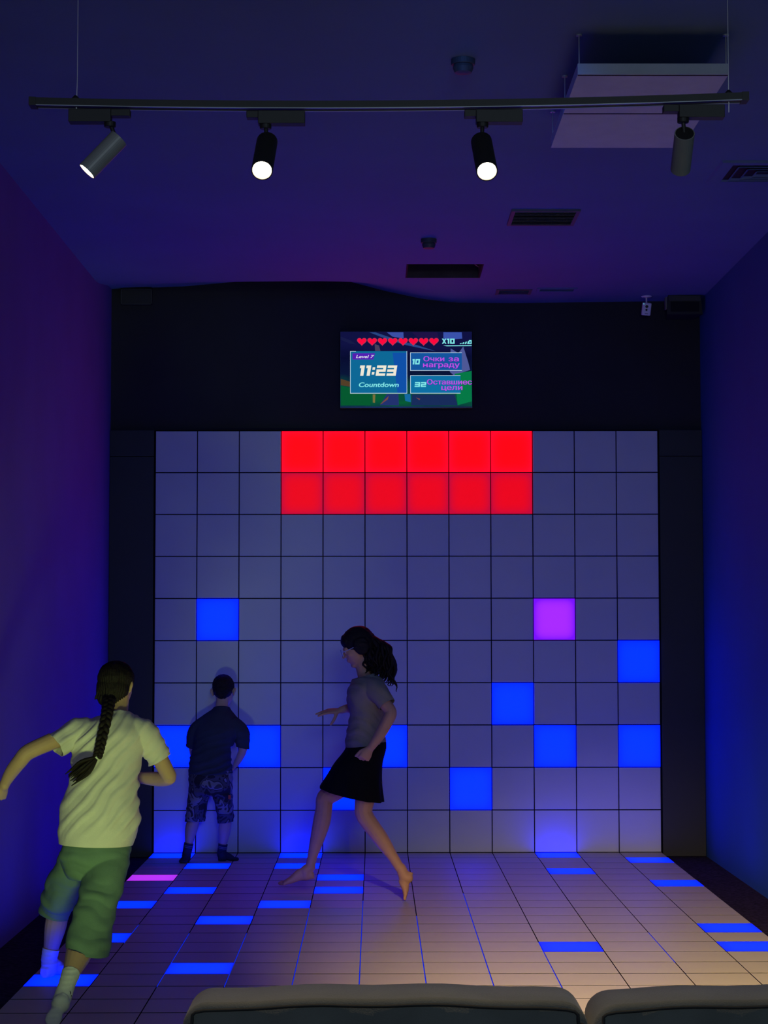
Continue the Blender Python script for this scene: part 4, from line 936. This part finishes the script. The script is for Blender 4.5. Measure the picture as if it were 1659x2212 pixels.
# leading leg (far side) and trailing leg (near side)
limb(bm, [(G(796, 1650, -2.21), 0.085), (G(765, 1676, -2.20), 0.078), (G(724, 1708, -2.19), 0.062), (G(703, 1724, -2.19), 0.055), (G(700, 1745, -2.19), 0.051), (G(695, 1775, -2.18), 0.053), (G(686, 1810, -2.17), 0.044), (G(675, 1850, -2.17), 0.031), (G(670, 1874, -2.17), 0.030)])
fh, ft_ = G(682, 1898, -2.17), G(602, 1914, -2.18)
foot(bm, G(671, 1874, -2.17), fh, ft_, V((0.1, 0, 1)), 0.95, 0.030, True, 1, hk=1.15)
limb(bm, [(G(798, 1660, -2.35), 0.072), (G(794, 1700, -2.36), 0.070), (G(786, 1740, -2.36), 0.056), (G(787, 1760, -2.36), 0.053), (G(803, 1785, -2.37), 0.050), (G(825, 1815, -2.38), 0.046), (G(848, 1850, -2.39), 0.033), (G(863, 1874, -2.395), 0.030)])
bh, bt = G(893, 1884, -2.395), G(877, 1949, -2.42); bt.z = max(bt.z, 0.002)
foot(bm, G(866, 1875, -2.395), bh, bt, V((-1, 0.05, 0.15)), 0.95, 0.031, True, -1, hk=1.45)
body = finish('body', remesh(bm, 0.0042, 3), wm, p3); eyes(Lw, Rw, 0.225, p3)
M['grey_tee'] = mat('grey brown cotton', (0.34, 0.28, 0.18), 0.92, 0.08, 12, 0.2, 300, spec=0.15)
bm = bmesh.new()
loft(bm, [lr(746, 1622, 834, 1632, -2.30, 0.165), lr(747, 1602, 833, 1613, -2.30, 0.165), lr(750, 1575, 832, 1578, -2.30, 0.155), lr(756, 1545, 829, 1545, -2.30, 0.150), lr(750, 1510, 832, 1508, -2.30, 0.160), lr(752, 1490, 832, 1488, -2.30, 0.170), lr(760, 1472, 828, 1472, -2.30, 0.150), lr(768, 1462, 816, 1460, -2.30, 0.095), lr(772, 1452, 808, 1452, -2.30, 0.062)], 36)
limb(bm, [(G(802, 1484, -2.40), 0.062), (G(814, 1492, -2.45), 0.062), (G(826, 1508, -2.48), 0.054), (G(836, 1523, -2.495), 0.050), (G(848, 1542, -2.51), 0.050)], 18, 4, False)
limb(bm, [(G(800, 1484, -2.20), 0.062), (G(800, 1496, -2.14), 0.060), (G(797, 1515, -2.115), 0.054), (G(794, 1534, -2.09), 0.052), (G(792, 1552, -2.08), 0.052)], 18, 4, False)
s1 = G(836, 1523, -2.495); s2 = G(794, 1533, -2.09)
ts = finish('t_shirt', remesh(bm, 0.0055, 4), M['grey_tee'], p3, disp=folds((0.5, 0.2, 0.9), 0.07, 0.0042, 0.6, 4.0), solid=0.002, cuts=[
    (G(790, 1609), V((0.11, 0, -1)), 0.3), (s1, (s1 - G(818, 1496, -2.46)).normalized(), 0.10), (s2, V((0, 0, -1)), 0.085), (G(788, 1460), V((-0.3, 0, 1)), 0.12)])
M['black_cloth'] = mat('black cotton', (0.008, 0.0078, 0.0085), 0.95, 0.1, 12, 0.2, 300, spec=0.1)
bm = bmesh.new()
loft(bm, [lr(752, 1590, 833, 1598, -2.30, 0.150), lr(746, 1618, 834, 1616, -2.30, 0.158), lr(723, 1648, 826, 1650, -2.30, 0.175), lr(706, 1675, 824, 1690, -2.30, 0.18), lr(692, 1697, 827, 1724, -2.30, 0.185), lr(682, 1715, 829, 1745, -2.30, 0.185)], 40)
hc = G(760, 1716)
def skirt_fold(c, k): return 0.008 * math.sin(11 * math.atan2(c.y + 2.3, c.x - hc.x) + 1.0) * min(1, max(0, (0.78 - c.z) / 0.3))
sk = finish('skirt', remesh(bm, 0.0055, 4), M['black_cloth'], p3, disp=skirt_fold, solid=0.002, cuts=[(G(792, 1600), V((0, 0, 1)), 0.25), (hc, (CU * -1 - CR * 0.23).normalized() * 1.0, 0.35)])
kp = [(G(785, 1638, -2.54), 0.075), (G(805, 1608, -2.54), 0.05), (G(822, 1585, -2.53), 0.06)]
tuck(body, ts, kp); tuck(body, sk, kp, 0.06)
# hair: cap, fringe, gathered curly tail
h = 0.225; bm = bmesh.new()
blob(bm, Lw(0, -0.075, 0.16), (0.36 * h, 0.43 * h, 0.385 * h), Rw, 28); blob(bm, Lw(0, -0.22, 0.0), (0.335 * h, 0.27 * h, 0.30 * h), Rw, 24); blob(bm, Lw(0, 0.20, 0.25), (0.27 * h, 0.165 * h, 0.20 * h), Rw, 20)
for s in (-1, 1): blob(bm, Lw(0.345 * s, -0.09, 0.0), (0.085 * h, 0.21 * h, 0.24 * h), Rw, 20)
blob(bm, Lw(0, -0.42, 0.12), (0.10 * h, 0.12 * h, 0.10 * h), Rw, 16)
hr = finish('hair', remesh(bm, 0.004, 3), M['hair'], p3, disp=lambda c, k: 0.003 * noise.noise(V((c.x * 20, c.y * 60, c.z * 60))))
random.seed(11)
def lock(a, b, c, r0, n_=1):
    bm = bmesh.new(); P0 = [a, b, c]; q = catmull([tuple(p) for p in P0], 10); ph = random.uniform(0, 6); pts = []
    for i, v in enumerate(q):
        t = i / (len(q) - 1); v = V(v) + V((math.sin(ph + t * 16), math.cos(ph + t * 14), 0.6 * math.sin(ph + t * 11))) * 0.013 * t
        pts.append((v, r0 * (1 - 0.8 * t ** 1.6)))
    limb(bm, pts, 7, 1); return bm_obj('hair_lock', bm, M['hair'], hr, True)
for k in range(44):
    j = random.uniform(-1, 1); w_ = random.uniform(-1, 1); l_ = random.uniform(0.55, 1.0)
    lock(G(797 + 3 * j, 1376 + 3 * w_, -2.3 + 0.012 * j), G(829 + 19 * j, 1412 + 14 * w_, -2.31 + 0.04 * w_), G(822 + 24 * j + 22 * (l_ - 0.6), 1428 + 52 * l_ + 10 * w_, -2.32 + 0.055 * w_), 0.016)
for k in range(18):
    j = random.uniform(-1, 1); w_ = random.uniform(-1, 1)
    lock(G(792 + 4 * j, 1384 + 4 * w_, -2.30 - 0.05 * abs(w_)), G(796 + 12 * j, 1418 + 8 * w_, -2.345 + 0.04 * w_), G(800 + 16 * j, 1448 + 12 * w_, -2.36 + 0.05 * w_), 0.014)
for x, y in ((861, 1494), (850, 1480), (842, 1484)):
    lock(G(815, 1400, -2.32), G(838, 1445, -2.34), G(x, y, -2.34), 0.009)
# glasses
gl = empty('glasses', Lw(0, 0.36, 0.0), None, None)
del_keys = [k for k in ('label', 'category') if k in gl]
for k in del_keys: del gl[k]
gl.parent = p3; gl.location = gl.location - p3.location
M['glass'] = mat('spectacle glass', (0.8, 0.85, 0.9), 0.05, spec=1.0, tr=0.85)
M['clear_frame'] = mat('pale clear frame', (0.55, 0.60, 0.75), 0.25)
for s in (-1, 1):
    bm = bmesh.new(); pts = []
    for k in range(21):
        a = 2 * math.pi * k / 20; pts.append((Lw(0.145 * s + 0.115 * math.cos(a), 0.44, -0.005 + 0.095 * math.sin(a)), 0.0022))
    limb(bm, pts, 6, 1, False); bm_obj('rim', bm, M['clear_frame'], gl, True)
    bm = bmesh.new(); lathe(bm, Lw(0.145 * s, 0.437, -0.005), Rw @ V((0, 1, 0)), [(0.022, 0), (0.0225, 0.0008), (0.022, 0.0016)], 20); bm_obj('spectacle_lens', bm, M['glass'], gl)
    bm = bmesh.new(); limb(bm, [(Lw(0.26 * s, 0.43, 0.02), 0.002), (Lw(0.33 * s, 0.30, 0.02), 0.002), (Lw(0.365 * s, -0.02, 0.03), 0.002), (Lw(0.36 * s, -0.09, -0.05), 0.002)], 6, 3); bm_obj('temple', bm, M['clear_frame'], gl, True)
bm = bmesh.new(); limb(bm, [(Lw(-0.035, 0.44, 0.01), 0.002), (Lw(0, 0.455, 0.025), 0.002), (Lw(0.035, 0.44, 0.01), 0.002)], 6, 3); bm_obj('bridge', bm, M['clear_frame'], gl, True)
